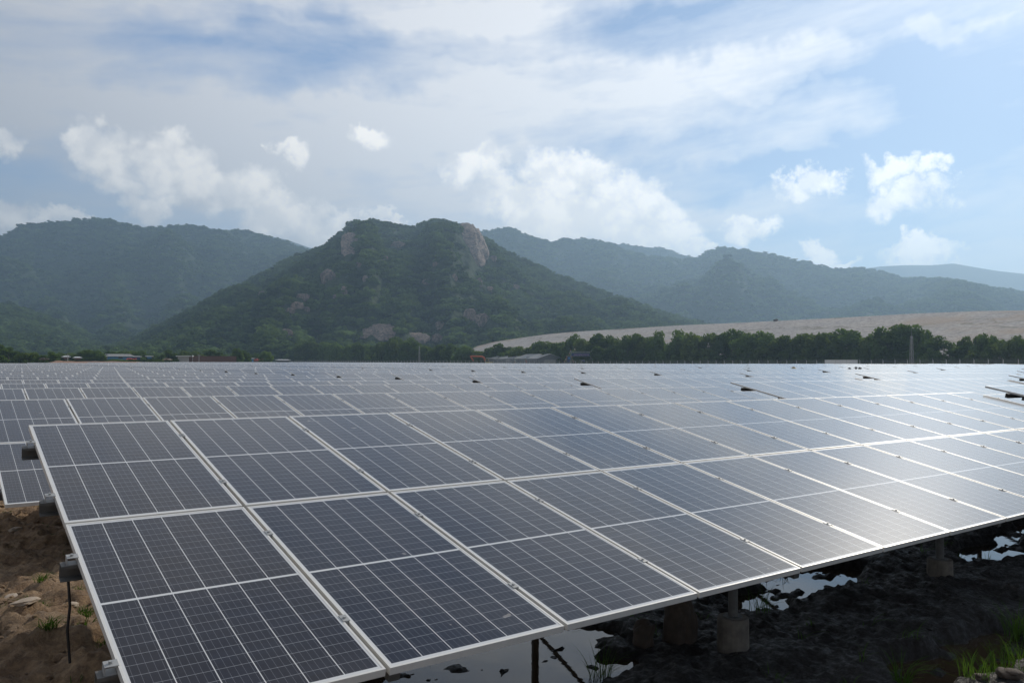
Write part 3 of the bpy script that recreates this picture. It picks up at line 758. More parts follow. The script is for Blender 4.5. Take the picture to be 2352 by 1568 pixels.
# granite outcrops on the middle hill: (x, y, w, h) in frame pixels, label
ROCKS = [(800, 566, 40, 66, 'tall split granite face on the left shoulder of the middle hill', 1), (1087, 568, 62, 108, 'big bare slab of granite below the right summit of the middle hill', 1),
    (1132, 600, 16, 20, 'small rock at the right edge below the bare granite slab', 0), (826, 612, 18, 22, 'small upright rock just below the tall split face', 0),
    (752, 640, 34, 34, 'slanting pale rock on the left flank, alone in the trees', 0), (788, 682, 16, 26, 'egg-shaped boulder standing upright mid slope', 0),
    (768, 687, 12, 22, 'narrow grey boulder left of the egg-shaped boulder', 0), (694, 690, 30, 18, 'uppermost boulder of the tumbled pile on the left flank', 0),
    (682, 706, 28, 18, 'middle boulder of the tumbled pile on the left flank', 0), (666, 720, 22, 16, 'lowest boulder of the tumbled pile on the left flank', 0),
    (700, 716, 20, 14, 'small round boulder right of the tumbled pile', 0), (657, 766, 28, 18, 'low pale rock at the foot of the left flank', 0), (983, 658, 30, 14, 'flat boulder in the middle of the slope', 0),
    (1076, 727, 30, 30, 'left dome of the double rock above the gravel bank', 0), (1112, 742, 54, 34, 'big rounded dome rock above the gravel bank', 0),
    (870, 768, 90, 36, 'long broken quarry face at the foot of the middle hill', 1), (945, 778, 76, 26, 'grey quarry cliff right of the broken face', 1), (1010, 782, 40, 20, 'low rock ledge at the right end of the quarry', 0),
    (912, 568, 34, 20, 'grey ledge in the trees below the saddle', 0), (1040, 640, 14, 20, 'small grey rock below the granite slab', 0), (1010, 752, 26, 22, 'brown rock just above the quarry ledge', 0),
    (1102, 655, 14, 30, 'narrow upright rock on the right flank below the slab', 0), (1122, 668, 16, 18, 'small rock right of the narrow upright rock', 0), (1180, 662, 22, 12, 'low brown rock far out on the right flank', 0),
    (880, 600, 18, 14, 'small pale rock in the trees left of centre', 0), (838, 648, 12, 16, 'tiny rock between the slanting rock and the centre', 0), (1000, 610, 16, 14, 'small rock in the trees below the right summit', 0), (600, 680, 22, 14, 'grey rock low on the far left flank', 0)]
FR = np.random.default_rng(5)
pc = hills['c'].sample(13000, FR, .0, 1.05)
rockc = []
IV3, IF3 = ico(4)
for n, (x, y, ww, hh, lab, kind) in enumerate(ROCKS):
    p, rr = hills['c'].hit(x, y); q = IV3.copy(); rng = np.random.default_rng(200+n)
    px_m = rr/FPX; A = azel(x, y)[0]; a = R(A); rx = ww/2*px_m; rz = hh/2*px_m*1.05; ry = min(rx, rz)*(.7 if not kind else .55)
    d = 1+.30*fbm(q[:, 0]*1.6+n*7, q[:, 2]*1.6+q[:, 1]*1.3, 4, n)+.10*fbm(q[:, 0]*6+n, q[:, 2]*2+q[:, 1]*5, 3, n+50)
    d = d-.16*np.clip(.18-np.abs(fbm(q[:, 0]*2.2+n*3, q[:, 2]*.9+q[:, 1], 3, n+80)), 0, 1)/.18+.06*fbm(q[:, 0]*14, q[:, 2]*9+q[:, 1]*8, 3, n+90); q = q*d[:, None]; q = np.sign(q)*np.abs(q)**.85; q = q*np.array([rx, ry, rz])
    if n == 1: q[:, 0] -= q[:, 2]*.30
    if kind: q[:, 1] += q[:, 2]*1.25                         # lean back with the slope
    c, s_ = math.cos(-a), math.sin(-a); qx = q[:, 0]*c-q[:, 1]*s_; qy = q[:, 0]*s_+q[:, 1]*c
    o = obj_from('granite_outcrop', np.stack([qx, qy, q[:, 2]], -1), IF3, M_GRANITE, smooth=False)
    of = ry*(.95 if kind else .5); o.location = (p[0]-math.sin(a)*of, p[1]-math.cos(a)*of, p[2]+rz*.05)
    tag(o, lab, 'rock', 'granite outcrops on the hill'); rockc.append((x, y, ww/2, hh/2, rr))
def project(P):
    d = P-CAM; z = d@FW; return 1176+FPX*(d@RT)/z, 784-FPX*(d@UP)/z, z
ux, uy, uz = project(pc)
keep = np.ones(len(pc), bool)
for (x, y, a, b, rr) in rockc:
    inside = ((ux-x)/(a+3))**2+((uy-y-b*.25-1)/(b+4))**2 < 1
    keep &= ~(inside & (uz < rr*1.03))
pc = pc[keep]
pc[:, 2] += 1.2
forest('forest', pc, 3.2, 8.4, 'dark green forest and scrub covering the middle hill', FR)
forest('forest', np.concatenate([hills['l'].sample(11000, FR, .0, 1.03), hills['l0'].sample(3500, FR, 0, 1.05)])+[0, 0, 2], 5, 11, 'hazy forest covering the left mountain', FR)
forest('forest', np.concatenate([hills['r'].sample(15000, FR, .0, 1.03), hills['r2'].sample(1500, FR, 0, 1.05)])+[0, 0, 2], 5, 11, 'blue hazy forest covering the right mountain ridge', FR)
# wood on the flat at the foot of the hills
fp = []
while len(fp) < 5200:
    a = FR.uniform(dirx(-150), dirx(1500)); r_ = math.sqrt(FR.uniform(330**2, 1150**2)); x, y = CAM[0]+r_*math.sin(a), CAM[1]+r_*math.cos(a)
    dd = np.interp(a, [dirx(-150), dirx(0), dirx(520), dirx(640), dirx(1500)], [395, 400, 560, 500, 420])
    if x < 232 and a > dirx(600) : continue
    if x > 232 and a > dirx(1060): continue
    if r_ < dd: continue
    fp.append((x, y, gz(x, y)*0-.6+1.6))
forest('forest', np.array(fp), 3.0, 5.8, 'low green wood on the flat ground at the foot of the hills', FR)

# individual trees behind the fence
def tree_mesh(seed, light=False):
    rng = np.random.default_rng(seed)
    v, f = crown_quads(rng, 5200, 34, 1., .062, .85)
    v = v*np.array([1, 1, .62]); v[:, 2] += .55
    # skirt of lower foliage down to the ground
    v2, f2 = crown_quads(rng, 3000, 20, 1.0, .062, .5); v2 = v2*np.array([1, 1, .34]); v2[:, 2] += .22
    k = len(v); V = np.concatenate([v, v2]); V[:, 2] = np.maximum(V[:, 2], .0); F = f+[tuple(i+k for i in q) for q in f2]
    return obj_from('crown', V, F, M_LEAFL if light else M_LEAF)
def trunk_mesh(seed):
    rng = np.random.default_rng(seed+500); mb = MB()
    mb.tube([(0, 0, -.03), (.01, 0, .2), (.03, .02, .5), (.02, .05, .85)], [.045, .035, .024, .008], 7)
    for _ in range(6):
        a = rng.uniform(0, 6.28); z = rng.uniform(.12, .45); r_ = rng.uniform(.35, .7)
        mb.tube([(.01, 0, z), (.5*r_*math.cos(a), .5*r_*math.sin(a), z+.14), (r_*math.cos(a), r_*math.sin(a), z+.38)], [.018, .012, .004], 5)
    return mb.build('trunk', M_BARK)
TP = []
for s in range(7):
    c = tree_mesh(s, s in (3, 5, 6)); t_ = trunk_mesh(s); TP.append((c, t_))
TPused = [False]*7
def place_tree(kind, x, y, z, rx, h, lab, group, rz):
    c, t_ = TP[kind]
    if TPused[kind]:
        c2 = c.copy(); t2 = t_.copy(); COL.objects.link(c2); COL.objects.link(t2); c, t_ = c2, t2
    TPused[kind] = True
    r_ = empty('broadleaf_tree', (x, y, z), rz, lab, 'tree', group)
    for o in (c, t_): o.parent = r_; o.scale = (rx, rx, h); 
    return r_
prof = [(600, 800), (640, 797), (700, 788), (720, 784), (780, 786), (830, 790), (860, 784), (895, 778), (930, 776), (960, 792), (1000, 797), (1060, 796), (1120, 796), (1180, 791), (1230, 786), (1290, 782), (1330, 776),
        (1400, 774), (1460, 769), (1520, 764), (1580, 757), (1640, 755), (1700, 757), (1740, 762), (1760, 774), (1830, 772), (1880, 762), (1930, 760), (1960, 768)]
px_, py_ = zip(*prof)
SZ = ['tall', 'broad', 'rounded', 'ragged', 'dense', 'light green', 'yellowish green']
n = 0
def tree_at(xp, ytop, X, kind, wpx, lab, group='trees behind the boundary fence'):
    a = dirx(xp); Y = CAM[1]+(X-CAM[0])/math.tan(a); dep = np.array([X, Y, 0])-CAM; dep = dep@FW
    z0 = float(ztop(X, Y))-1.57; ht = CAM[2]+(horizon(xp)-ytop)*dep/FPX-z0
    place_tree(kind, X, Y, z0-.1, wpx/2*dep/FPX, ht/1.12, lab, group, random.uniform(0, 6.28))
xp = 618.
landm = [(705, 'left of the thin near mast'), (900, 'left of the near lattice mast by the fence'), (1010, 'right of the lattice mast by the fence'), (1110, 'behind the orange excavator'), (1230, 'behind the white marquees'), (1335, 'behind the truss gateway'), (1600, 'in the tall middle stretch of the hedge-like row'), (1900, 'behind the white hoarding panels')]
ti = 0
cnt = {}
while xp < 1965:
    X = 200+random.uniform(-1.5, 4)
    step = np.interp(xp, [600, 1000, 1500, 1965], [17, 24, 33, 46])
    yt = float(np.interp(xp, px_, py_))+random.uniform(-7, 9)
    kd = random.choice([0, 1, 2, 3, 4, 0, 1, 3, 5])
    lm = min(landm, key=lambda q: abs(q[0]-xp)); key = (SZ[kd], lm[1]); cnt[key] = cnt.get(key, 0)+1
    side = 'just left of that' if xp < lm[0]-25 else ('just right of that' if xp > lm[0]+25 else 'straight behind')
    lab = '%s leafy tree of the row %s, number %d from its left' % (SZ[kd], lm[1], cnt[key]) if False else None
    tree_at(xp, yt, X, kd, step*random.uniform(1.9, 2.4), 'leafy tree', )
    o = COL.objects[-1]; xp += step*random.uniform(.75, 1.05)
big = [(1790, 777, 62, 1, 'round dark tree left of the hoarding panels'), (1930, 758, 92, 0, 'large rounded tree standing above the white hoarding panels'), (1868, 770, 60, 2, 'tree touching the left side of the large rounded tree'),
       (2015, 764, 62, 3, 'left half of the tall tree pair beside the right lattice mast'), (2050, 750, 84, 0, 'tallest tree of the clump left of the right lattice mast'), (2094, 748, 82, 4, 'tall tree directly behind the right lattice mast'),
       (2165, 776, 74, 1, 'medium tree right of the right lattice mast'), (2130, 792, 40, 2, 'low tree between the mast clump and the medium tree'), (2235, 766, 54, 3, 'dark tree left of the gap near the right border'), (2270, 768, 54, 0, 'dark domed tree near the right border'),
       (2250, 800, 46, 5, 'small light green tree before the dark domed tree'), (2310, 782, 66, 6, 'yellowish green tree near the right border'), (2348, 772, 60, 6, 'yellowish green tree at the right border'), (2395, 770, 80, 1, 'dark tree cut by the right border'),
       (1975, 806, 34, 5, 'small light green tree in the gap right of the large rounded tree'), (1955, 800, 26, 5, 'small light tree against the large rounded tree'), (1812, 800, 24, 6, 'small yellowish tree before the dark row')]
for (x, y, wd, kd, lab) in big:
    tree_at(x, y, 199+random.uniform(-1, 3) if y < 790 else 195, kd, wd*1.2, lab)
# name the trees of the row by what they stand behind
row = [o for o in bpy.data.objects if o.name.startswith('broadleaf_tree') and o.get('label') == 'leafy tree']
row.sort(key=lambda o: math.atan2(o.location.x-CAM[0], o.location.y-CAM[1]))
marks = [(600, 690, 'between the thin far mast and the white-roofed shelter'), (690, 800, 'at the far left end of the fence'), (800, 880, 'in front of the quarry left part'), (880, 963, 'left of the lattice mast by the fence'), (963, 1050, 'right of the lattice mast by the fence'),
         (1050, 1130, 'behind the orange excavator'), (1130, 1210, 'behind the left marquees'), (1210, 1300, 'behind the right marquee'), (1300, 1365, 'behind the truss gateway'), (1365, 1500, 'right of the truss gateway'),
         (1500, 1640, 'in the tall stretch before the gravel bank'), (1640, 1760, 'right of the tall stretch'), (1760, 2000, 'above the hoarding panels')]
def pxof(o): return project(np.array([o.location[:]]))[0][0]
for (a, b, txt) in marks:
    g_ = [o for o in row if a <= pxof(o) < b]
    for i, o in enumerate(g_): o['label'] = '%s of %d leafy trees %s' % (ORD[i], len(g_), txt) if len(g_) > 1 else 'leafy tree '+txt
# ------------------------------------------------------------------ fence, masts, hoarding
FX = 188.3; fz = lambda y: float(ztop(FX, y))-1.57
fence = empty('wire_fence', (FX, 200, fz(200)), 0, 'long grey wire mesh fence with concrete posts before the tree row', 'fence')
def post_mb(y, z):
    m = MB(); m.box(-.07, .07, y-.07, y+.07, z-.2, z+2.4); m.bar((0, y, z+2.3), (-.3, y, z+2.7), .05); return m
ysf = list(np.arange(60, 560, 3.0)); bz = fz(200)
for y in ysf[:100]: post_mb(y-200, fz(y)-bz).build('post', M_CONCP, fence)
mm = MB()
for y in ysf[100:]:
    q = post_mb(y-200, fz(y)-bz); k = len(mm.v); mm.v += q.v; mm.f += [tuple(i+k for i in f) for f in q.f]; mm.m += q.m; mm.uv += q.uv
o = mm.build('far_post', M_CONCP, fence); tag(o, kind='stuff')
mm = MB()
for a, b in zip(ysf, ysf[1:]):
    za, zb = fz(a)-bz, fz(b)-bz
    mm.quad([(0.02, a-200, za+.5), (0.02, b-200, zb+.5), (0.02, b-200, zb+2.3), (0.02, a-200, za+2.3)])
mm.build('wire_mesh', M_CHAIN, fence)
mm = MB()
for a, b in zip(ysf, ysf[1:]):
    for h_, dx_ in ((2.42, -.1), (2.55, -.2), (2.68, -.3), (2.3, 0)):
        mm.bar((dx_, a-200, fz(a)-bz+h_), (dx_, b-200, fz(b)-bz+h_), .012)
mm.build('top_wire', M_STEELD, fence)
mm = MB()
for a, b in zip(ysf, ysf[1:]):
    for f_ in range(1): mm.quad([(-.08, a-200, fz(a)-bz-.3), (-.08, b-200, fz(b)-bz-.3), (-.08, b-200, fz(b)-bz+.55), (-.08, a-200, fz(a)-bz+.55)]); mm.quad([(-.08, a-200, fz(a)-bz+.55), (-.08, b-200, fz(b)-bz+.55), (.08, b-200, fz(b)-bz+.55), (.08, a-200, fz(a)-bz+.55)])
mm.build('base_wall', M_BRICK, fence)
def lattice_mast(x, ybase_px, ytop, X, w0, label, name='lattice_mast', thin=1.):
    a = dirx(x); Y = CAM[1]+(X-CAM[0])/math.tan(a); dep = (np.array([X, Y, 0])-CAM)@FW; z0 = float(ztop(min(X, 215), Y))-1.57
    H = CAM[2]+(horizon(x)-ytop)*dep/FPX-z0; root = empty(name, (X, Y, z0), a, label, 'mast', 'lattice masts')
    hs = H*.80; t = .035*thin
    cor = lambda z: w0/2*(1-.55*z/hs)
    for sx, sy in ((-1, -1), (1, -1), (1, 1), (-1, 1)):
        m = MB(); m.bar((sx*cor(0), sy*cor(0), -.2), (sx*cor(hs), sy*cor(hs), hs), t*2); m.build('leg', M_LIGHT, root)
    m = MB(); n_ = int(hs/.7)
    for i in range(n_):
        z1, z2 = hs*i/n_, hs*(i+1)/n_; a_, b_ = cor(z1), cor(z2)
        for (p, q) in (((-1, -1), (1, -1)), ((1, -1), (1, 1)), ((1, 1), (-1, 1)), ((-1, 1), (-1, -1))):
            if i % 2: p, q = q, p
            m.bar((p[0]*a_, p[1]*a_, z1), (q[0]*b_, q[1]*b_, z2), t); m.bar((p[0]*b_, p[1]*b_, z2), (q[0]*b_, q[1]*b_, z2), t)
    m.build('lattice', M_LIGHT, root)
    m = MB(); m.tube([(0, 0, hs-.2), (0, 0, H)], [.03, .012], 6); m.build('lightning_rod', M_LIGHT, root)
lattice_mast(963, 834, 784, 184.5, .75, 'grey lattice mast left of the excavator, before the middle hill')
lattice_mast(2094, 834, 752, 184.5, .75, 'taller grey lattice mast at the right, against the dark tree clump')
lattice_mast(600, 832, 805, 205, .7, 'thin far lattice mast left of the white-roofed shelter', thin=1.3)
def face_cam(x, y): return -math.atan2(x-CAM[0], y-CAM[1])
# hoarding: three white sheets at the fence
for i, xa in enumerate((1907, 1932, 1957)):
    X = 186.2; a = dirx(xa); Y = CAM[1]+(X-CAM[0])/math.tan(a); z0 = fz(Y)
    dep = (np.array([X, Y, 0])-CAM)@FW; h_ = CAM[2]+(horizon(xa)-825.6)*dep/FPX-z0; wd = 25.0*dep/FPX
    r_ = empty('hoarding_panel', (X, Y, z0), face_cam(X, Y), '%s white corrugated hoarding panel by the fence' % ['left one of three', 'middle one of three', 'right one of three'][i], 'panel', 'white hoarding panels')
    m = MB(); nn_ = 24
    for k in range(nn_):
        x0 = -wd*.48+wd*.96*k/nn_; x1 = x0+wd*.96/nn_; d_ = .03*(k % 2); m.box(x0, x1, d_, d_+.03, .3, h_-.06)
    m.build('sheet', M_WHITE, r_)
    m = MB(); m.box(-wd*.49, -wd*.48, -.04, .08, 0, h_); m.box(wd*.48, wd*.49, -.04, .08, 0, h_); m.box(-wd*.48, wd*.48, -.03, .06, h_-.06, h_); m.build('frame', M_GALV, r_)

sp = np.array([(FR.uniform(190.5, 197), FR.uniform(60, 212), 0) for _ in range(520)]); sp[:, 2] = [fz(y)+.2 for y in sp[:, 1]]
forest('shrubs', sp, .5, 1.6, 'low green scrub and tall grass between the fence and the trees', FR)
# ------------------------------------------------------------------ event tents and truss gateway behind the fence
def gspot(x, X):
    a = dirx(x); Y = CAM[1]+(X-CAM[0])/math.tan(a); dep = (np.array([X, Y, 0])-CAM)@FW
    return Y, dep, float(ztop(X, Y))-1.57, (lambda yp: CAM[2]+(horizon(x)-yp)*dep/FPX)
def marquee(x, X, wpx, ypeak, yeave, lenm, yawoff, label, front=M_TENTG, panel=False):
    Y, dep, z0, zf = gspot(x, X); wd = wpx*dep/FPX; zp = zf(ypeak)-z0; ze = zf(yeave)-z0
    r_ = empty('marquee_tent', (X, Y, z0), face_cam(X, Y)+yawoff, label, 'tent', 'white marquee tents')
    h = wd/2
    m = MB()       # gable end walls and side walls
    m.quad([(-h, 0, 0), (h, 0, 0), (h, 0, ze), (0, 0, zp), (-h, 0, ze)][:3]+[(h, 0, ze)][:0]+[], 0) if False else None
    m.quad([(-h, 0, 0), (h, 0, 0), (h, 0, ze), (-h, 0, ze)]); m.quad([(-h, 0, ze), (h, 0, ze), (0, 0, zp)])
    m.quad([(h, lenm, 0), (-h, lenm, 0), (-h, lenm, ze), (h, lenm, ze)]); m.quad([(h, lenm, ze), (-h, lenm, ze), (0, lenm, zp)])
    m.quad([(-h, lenm, 0), (-h, 0, 0), (-h, 0, ze), (-h, lenm, ze)]); m.quad([(h, 0, 0), (h, lenm, 0), (h, lenm, ze), (h, 0, ze)])
    m.build('wall', front, r_)
    m = MB(); o_ = .25; t = .05
    for sx in (-1, 1):
        A = [(sx*(h+.2), -o_, ze-.1), (0, -o_, zp+.03), (0, lenm+o_, zp+.03), (sx*(h+.2), lenm+o_, ze-.1)]
        if sx < 0: A = A[::-1]
        m.quad(A[::-1]); m.quad([(p[0], p[1], p[2]+t) for p in A])
        m.quad([(sx*(h+.2), -o_, ze-.1), (0, -o_, zp+.03), (0, -o_, zp+.03+t), (sx*(h+.2), -o_, ze-.1+t)])
    m.build('roof', M_TENT, r_)
    if panel:
        m = MB(); m.box(-h*.45, h*.42, -.05, -.01, .0, ze*.86); m.build('entrance_panel', M_PALE, r_)
        m = MB(); m.box(-.02, .02, -.06, -.051, .0, ze*.86); m.build('panel_joint', M_STEELD, r_)
    for sx in (-1, 1):
        m = MB(); m.tube([(sx*h, -.1, -.1), (sx*h, -.1, ze)], .05, 8); m.build('pole', M_GALV, r_)
marquee(1264, 194, 70, 812.6, 823, 19, R(30), 'largest white marquee with a grey gable end, left of the truss gateway', panel=True)
marquee(1209, 194.5, 46, 818, 823.5, 16, R(30), 'smaller marquee with a plain grey gable, left of the largest one')
marquee(1180, 198, 40, 817.5, 824.5, 14, R(34), 'marquee behind the pale front wall, farthest left of the three')
def screenwall(x, X, wpx, ytop, label, mat):
    Y, dep, z0, zf = gspot(x, X); wd = wpx*dep/FPX; h_ = zf(ytop)-z0
    r_ = empty('screen_wall', (X, Y, z0), face_cam(X, Y), label, 'wall')
    m = MB(); m.box(-wd/2, wd/2, 0, .06, 0, h_); m.build('cloth', mat, r_)
    for q in (-1, 0, 1): m = MB(); m.tube([(q*wd/2, -.05, 0), (q*wd/2, -.05, h_+.1)], .05, 6); m.build('pole', M_GALV, r_)
screenwall(1181, 192.6, 40, 824.8, 'pale grey cloth wall before the left marquees', M_PALE)
screenwall(1208, 192.0, 30, 826.5, 'grey cloth wall between the two marquee gables', M_TENTG)
def awning():
    Y, dep, z0, zf = gspot(1135, 196); wd = 36*dep/FPX
    r_ = empty('flat_awning', (196, Y, z0), face_cam(196, Y), 'flat thin white awning reaching left from the marquees', 'awning'); h_ = zf(822.2)-z0
    m = MB(); m.box(-wd/2, wd/2, -1.5, 1.5, h_-.05, h_+.12); m.build('roof', M_TENT, r_)
    for sx in (-1, 1): m = MB(); m.tube([(sx*wd*.47, -1.4, 0), (sx*wd*.47, -1.4, h_-.05)], .05, 6); m.build('pole', M_GALV, r_)
awning()
for (x, lab) in ((1142.5, 'small white framed sign on a post before the pale cloth wall'), (1182.5, 'small white framed sign on the roof edge between marquees'), (1216, 'wider white framed sign between the two gables')):
    Y, dep, z0, zf = gspot(x, 191.2); wd = (14 if x > 1200 else 7)*dep/FPX/2; r_ = empty('framed_sign', (191.2, Y, z0), face_cam(191.2, Y), lab, 'sign', 'framed signs on posts')
    zt, zb = zf(819.5)-z0, zf(824.3)-z0; m = MB(); m.box(-wd, wd, 0, .08, zb, zt); m.build('board', M_STEELD, r_)
    m = MB(); m.box(-wd*.75, -wd*.1, -.03, -.002, zb+(zt-zb)*.2, zt-(zt-zb)*.2); m.box(wd*.1, wd*.75, -.03, -.002, zb+(zt-zb)*.2, zt-(zt-zb)*.2); m.build('sheet', M_WHITE, r_)
    m = MB(); m.tube([(0, .1, 0), (0, .1, zb)], .05, 6); m.build('post', M_GALV, r_)
def truss_tower(mb, x, z0, z1, s=.35, y=0.):
    n_ = max(2, int((z1-z0)/.8))
    for sx in (-1, 1):
        for sy in (-1, 1): mb.bar((x+sx*s/2, y+sy*s/2, z0), (x+sx*s/2, y+sy*s/2, z1), .07)
    for i in range(n_):
        a, b = z0+(z1-z0)*i/n_, z0+(z1-z0)*(i+1)/n_
        for sy in (-1, 1): mb.bar((x-s/2, y+sy*s/2, a if i % 2 else b), (x+s/2, y+sy*s/2, b if i % 2 else a), .045)
        mb.bar((x-s/2, y-s/2, b), (x+s/2, y-s/2, b), .045)
def gateway():
    X = 192.5; Y, dep, z0, zf = gspot(1336, X); k = dep/FPX
    r_ = empty('truss_gateway', (X, Y, z0), face_cam(X, Y), 'tall truss gateway hung with a dark blue banner, right of the tents', 'gateway')
    z = lambda yp: zf(yp)-z0
    for xx in (-24.5, 22.5): m = MB(); truss_tower(m, xx*k, 0, z(805), .5); m.build('truss_tower', M_LIGHT, r_)
    for xx in (-33.5, 33.5): m = MB(); truss_tower(m, xx*k, 0, z(817.5), .4); m.build('truss_tower', M_LIGHT, r_)
    for yy in (809.8, 818.2):
        m = MB(); xa, xb = -24.5*k, 22.5*k; n_ = 14
        for dz_ in (0, .35): m.bar((xa, -.2, z(yy)+dz_), (xb, -.2, z(yy)+dz_), .08); m.bar((xa, .2, z(yy)+dz_), (xb, .2, z(yy)+dz_), .08)
        for i in range(n_): m.bar((xa+(xb-xa)*i/n_, -.2, z(yy)+(.35 if i % 2 else 0)), (xa+(xb-xa)*(i+1)/n_, -.2, z(yy)+(0 if i % 2 else .35)), .05)
        m.build('truss_beam', M_LIGHT, r_)
    b = MB(); b.box(-23.5*k, 21.5*k, -.27, -.23, z(817.4), z(811)); b = b.build('banner', M_DKBLUE, r_)
    rr = random.Random(3); m = MB()
    x = -18.
    while x < 17:                     # rows of illegible pale lettering, as in the photo
        w_ = rr.uniform(1.2, 3.); m.box(x*k, (x+w_)*k, -.30, -.272, z(815.6), z(813.2)); x += w_+rr.uniform(.4, 1.2)
    m.build('lettering', M_PINK, b)
    for xx in (-29, 28):
        m = MB(); m.box((xx-3.6)*k, (xx+3.6)*k, -.25, -.22, z(832), z(819)); b2 = m.build('side_banner', M_DKBLUE, r_)
        m = MB(); m.box((xx-2.6)*k, (xx+2.6)*k, -.28, -.252, z(824.5), z(820.5)); m.build('print', M_CYAN, b2)
        m = MB(); m.bar(((xx-4.5)*k, 0, z(818.3)), ((xx+4.5)*k, 0, z(818.3)), .1); m.build('truss_beam', M_LIGHT, r_)
    return X, Y, z0, k, z
gX, gY, gz0, gk, gzf = gateway()
def garland(p0, p1, sag, n_, label, seed):
    """string of coloured balls between two points in the gateway's frame (metres across, height)"""
    r_ = empty('balloon_garland', (gX, gY, gz0), face_cam(gX, gY), label, 'garland', 'coloured garlands on the gateway and tents'); rr = random.Random(seed)
    iv, if_ = ico(1); cols = [M_RED, M_YELLOW, M_GREEN, M_WHITE, M_RED]
    m = MB(); P = []
    for q in np.linspace(0, 1, 12): P.append((p0[0]+(p1[0]-p0[0])*q, -.5, p0[1]+(p1[1]-p0[1])*q-sag*4*q*(1-q)))
    m.tube(P, .012, 4); m.build('string', M_STEELD, r_)
    for i in range(n_):
        q = (i+.5)/n_; c = (p0[0]+(p1[0]-p0[0])*q+rr.uniform(-.05, .05), -.5, p0[1]+(p1[1]-p0[1])*q-sag*4*q*(1-q))
        obj_from('balloon', iv*.13*rr.uniform(.8, 1.25)+np.array(c), if_, cols[rr.randrange(5)], r_, smooth=True)
garland((-25*gk, gzf(803.5)), (-31*gk, gzf(817)), .2, 8, 'garland of red and yellow balloons falling left from the left truss tower', 1)
garland((-22.5*gk, gzf(818)), (-18*gk, gzf(832)), .3, 9, 'red and white garland hanging inside the left truss tower', 2)
garland((22.5*gk, gzf(803)), (44*gk, gzf(821)), .2, 14, 'long sagging string of small flags right of the right truss tower', 3)
garland((23*gk, gzf(804)), (26*gk, gzf(816)), .1, 6, 'short bright garland at the top of the right truss tower', 4)
garland((-34*gk, gzf(819)), (-40*gk, gzf(832)), .2, 9, 'red garland between the largest marquee and the gateway', 5)
garland((-152*gk, gzf(822)), (-155*gk, gzf(834)), .1, 8, 'red garland at the left end of the pale cloth wall', 6)
garland((-130*gk, gzf(823)), (-126*gk, gzf(833)), .1, 7, 'red and yellow garland before the left marquee gable', 7)
def board(x, X, wpx, yt, yb, label, mat, name='display_board', cat='board'):
    Y, dep, z0, zf = gspot(x, X); wd = wpx*dep/FPX; r_ = empty(name, (X, Y, z0), face_cam(X, Y), label, cat)
    m = MB(); m.box(-wd/2, wd/2, 0, .08, max(zf(yb)-z0, .4), zf(yt)-z0); m.build('face', mat, r_)
    m = MB(); m.box(-wd*.4, -wd*.1, -.02, -.002, zf(yt)-z0-1.3, zf(yt)-z0-.3); m.box(wd*.05, wd*.4, -.02, -.002, zf(yt)-z0-.9, zf(yt)-z0-.4); m.build('print', M_DKBLUE, r_)
    for q in (-.45, .45): m = MB(); m.tube([(q*wd, .12, 0), (q*wd, .12, zf(yt)-z0)], .05, 6); m.build('leg', M_GALV, r_)
board(1326, 196, 14, 826.6, 833, 'left pale printed board seen through the gateway', M_LILAC)
board(1345, 196, 18, 826.4, 833, 'right pale printed board seen through the gateway', M_LILAC)
def car(x, X, label, mat, L=4.4, yaw=0.):
    Y, dep, z0, zf = gspot(x, X); r_ = empty('parked_car', (X, Y, z0), face_cam(X, Y)+yaw, label, 'car', 'parked cars')
    sec = [(-.5, .45, .75), (-.48, .35, .85), (-.30, .35, .95), (-.14, .35, 1.42), (.16, .35, 1.45), (.34, .35, 1.0), (.48, .35, .88), (.5, .45, .7)]
    m = MB()
    for (a, za, zb), (b, zc, zd) in zip(sec, sec[1:]):
        wa = .85 if zb < 1.2 else .68; wb = .85 if zd < 1.2 else .68
        m.quad([(a*L, -wa, zb), (b*L, -wb, zd), (b*L, wb, zd), (a*L, wa, zb)])
        for s_ in (-1, 1):
            q = [(a*L, s_*.85, za), (b*L, s_*.85, zc), (b*L, s_*wb, zd), (a*L, s_*wa, zb)]; m.quad(q if s_ < 0 else q[::-1])
    m.quad([(-.5*L, -.85, .45), (-.5*L, -.85, .75), (-.5*L, .85, .75), (-.5*L, .85, .45)]); m.quad([(.5*L, -.85, .45), (.5*L, .85, .45), (.5*L, .85, .7), (.5*L, -.85, .7)])
    m.build('body', mat, r_)
    m = MB()
    for s_ in (-1, 1): m.box(-.2*L, .26*L, s_*.79-.02, s_*.79+.02, 1.0, 1.3)
    m.build('window', M_GLAZE, r_)
    for sx in (-.32, .32):
        for s_ in (-.78, .78): m = MB(); m.tube([(sx*L, s_-.1, .33), (sx*L, s_+.1, .33)], .33, 14); m.build('wheel', M_DARK, r_)
car(1237, 191, 'white car parked before the largest marquee', M_WHITE)
car(1122, 191, 'white car at the foot of the excavator', M_WHITE)
car(1408, 192, 'pale car behind the fence right of the gateway', M_PALE)
car(1420, 192, 'grey car right of the pale car behind the fence', M_LILAC)
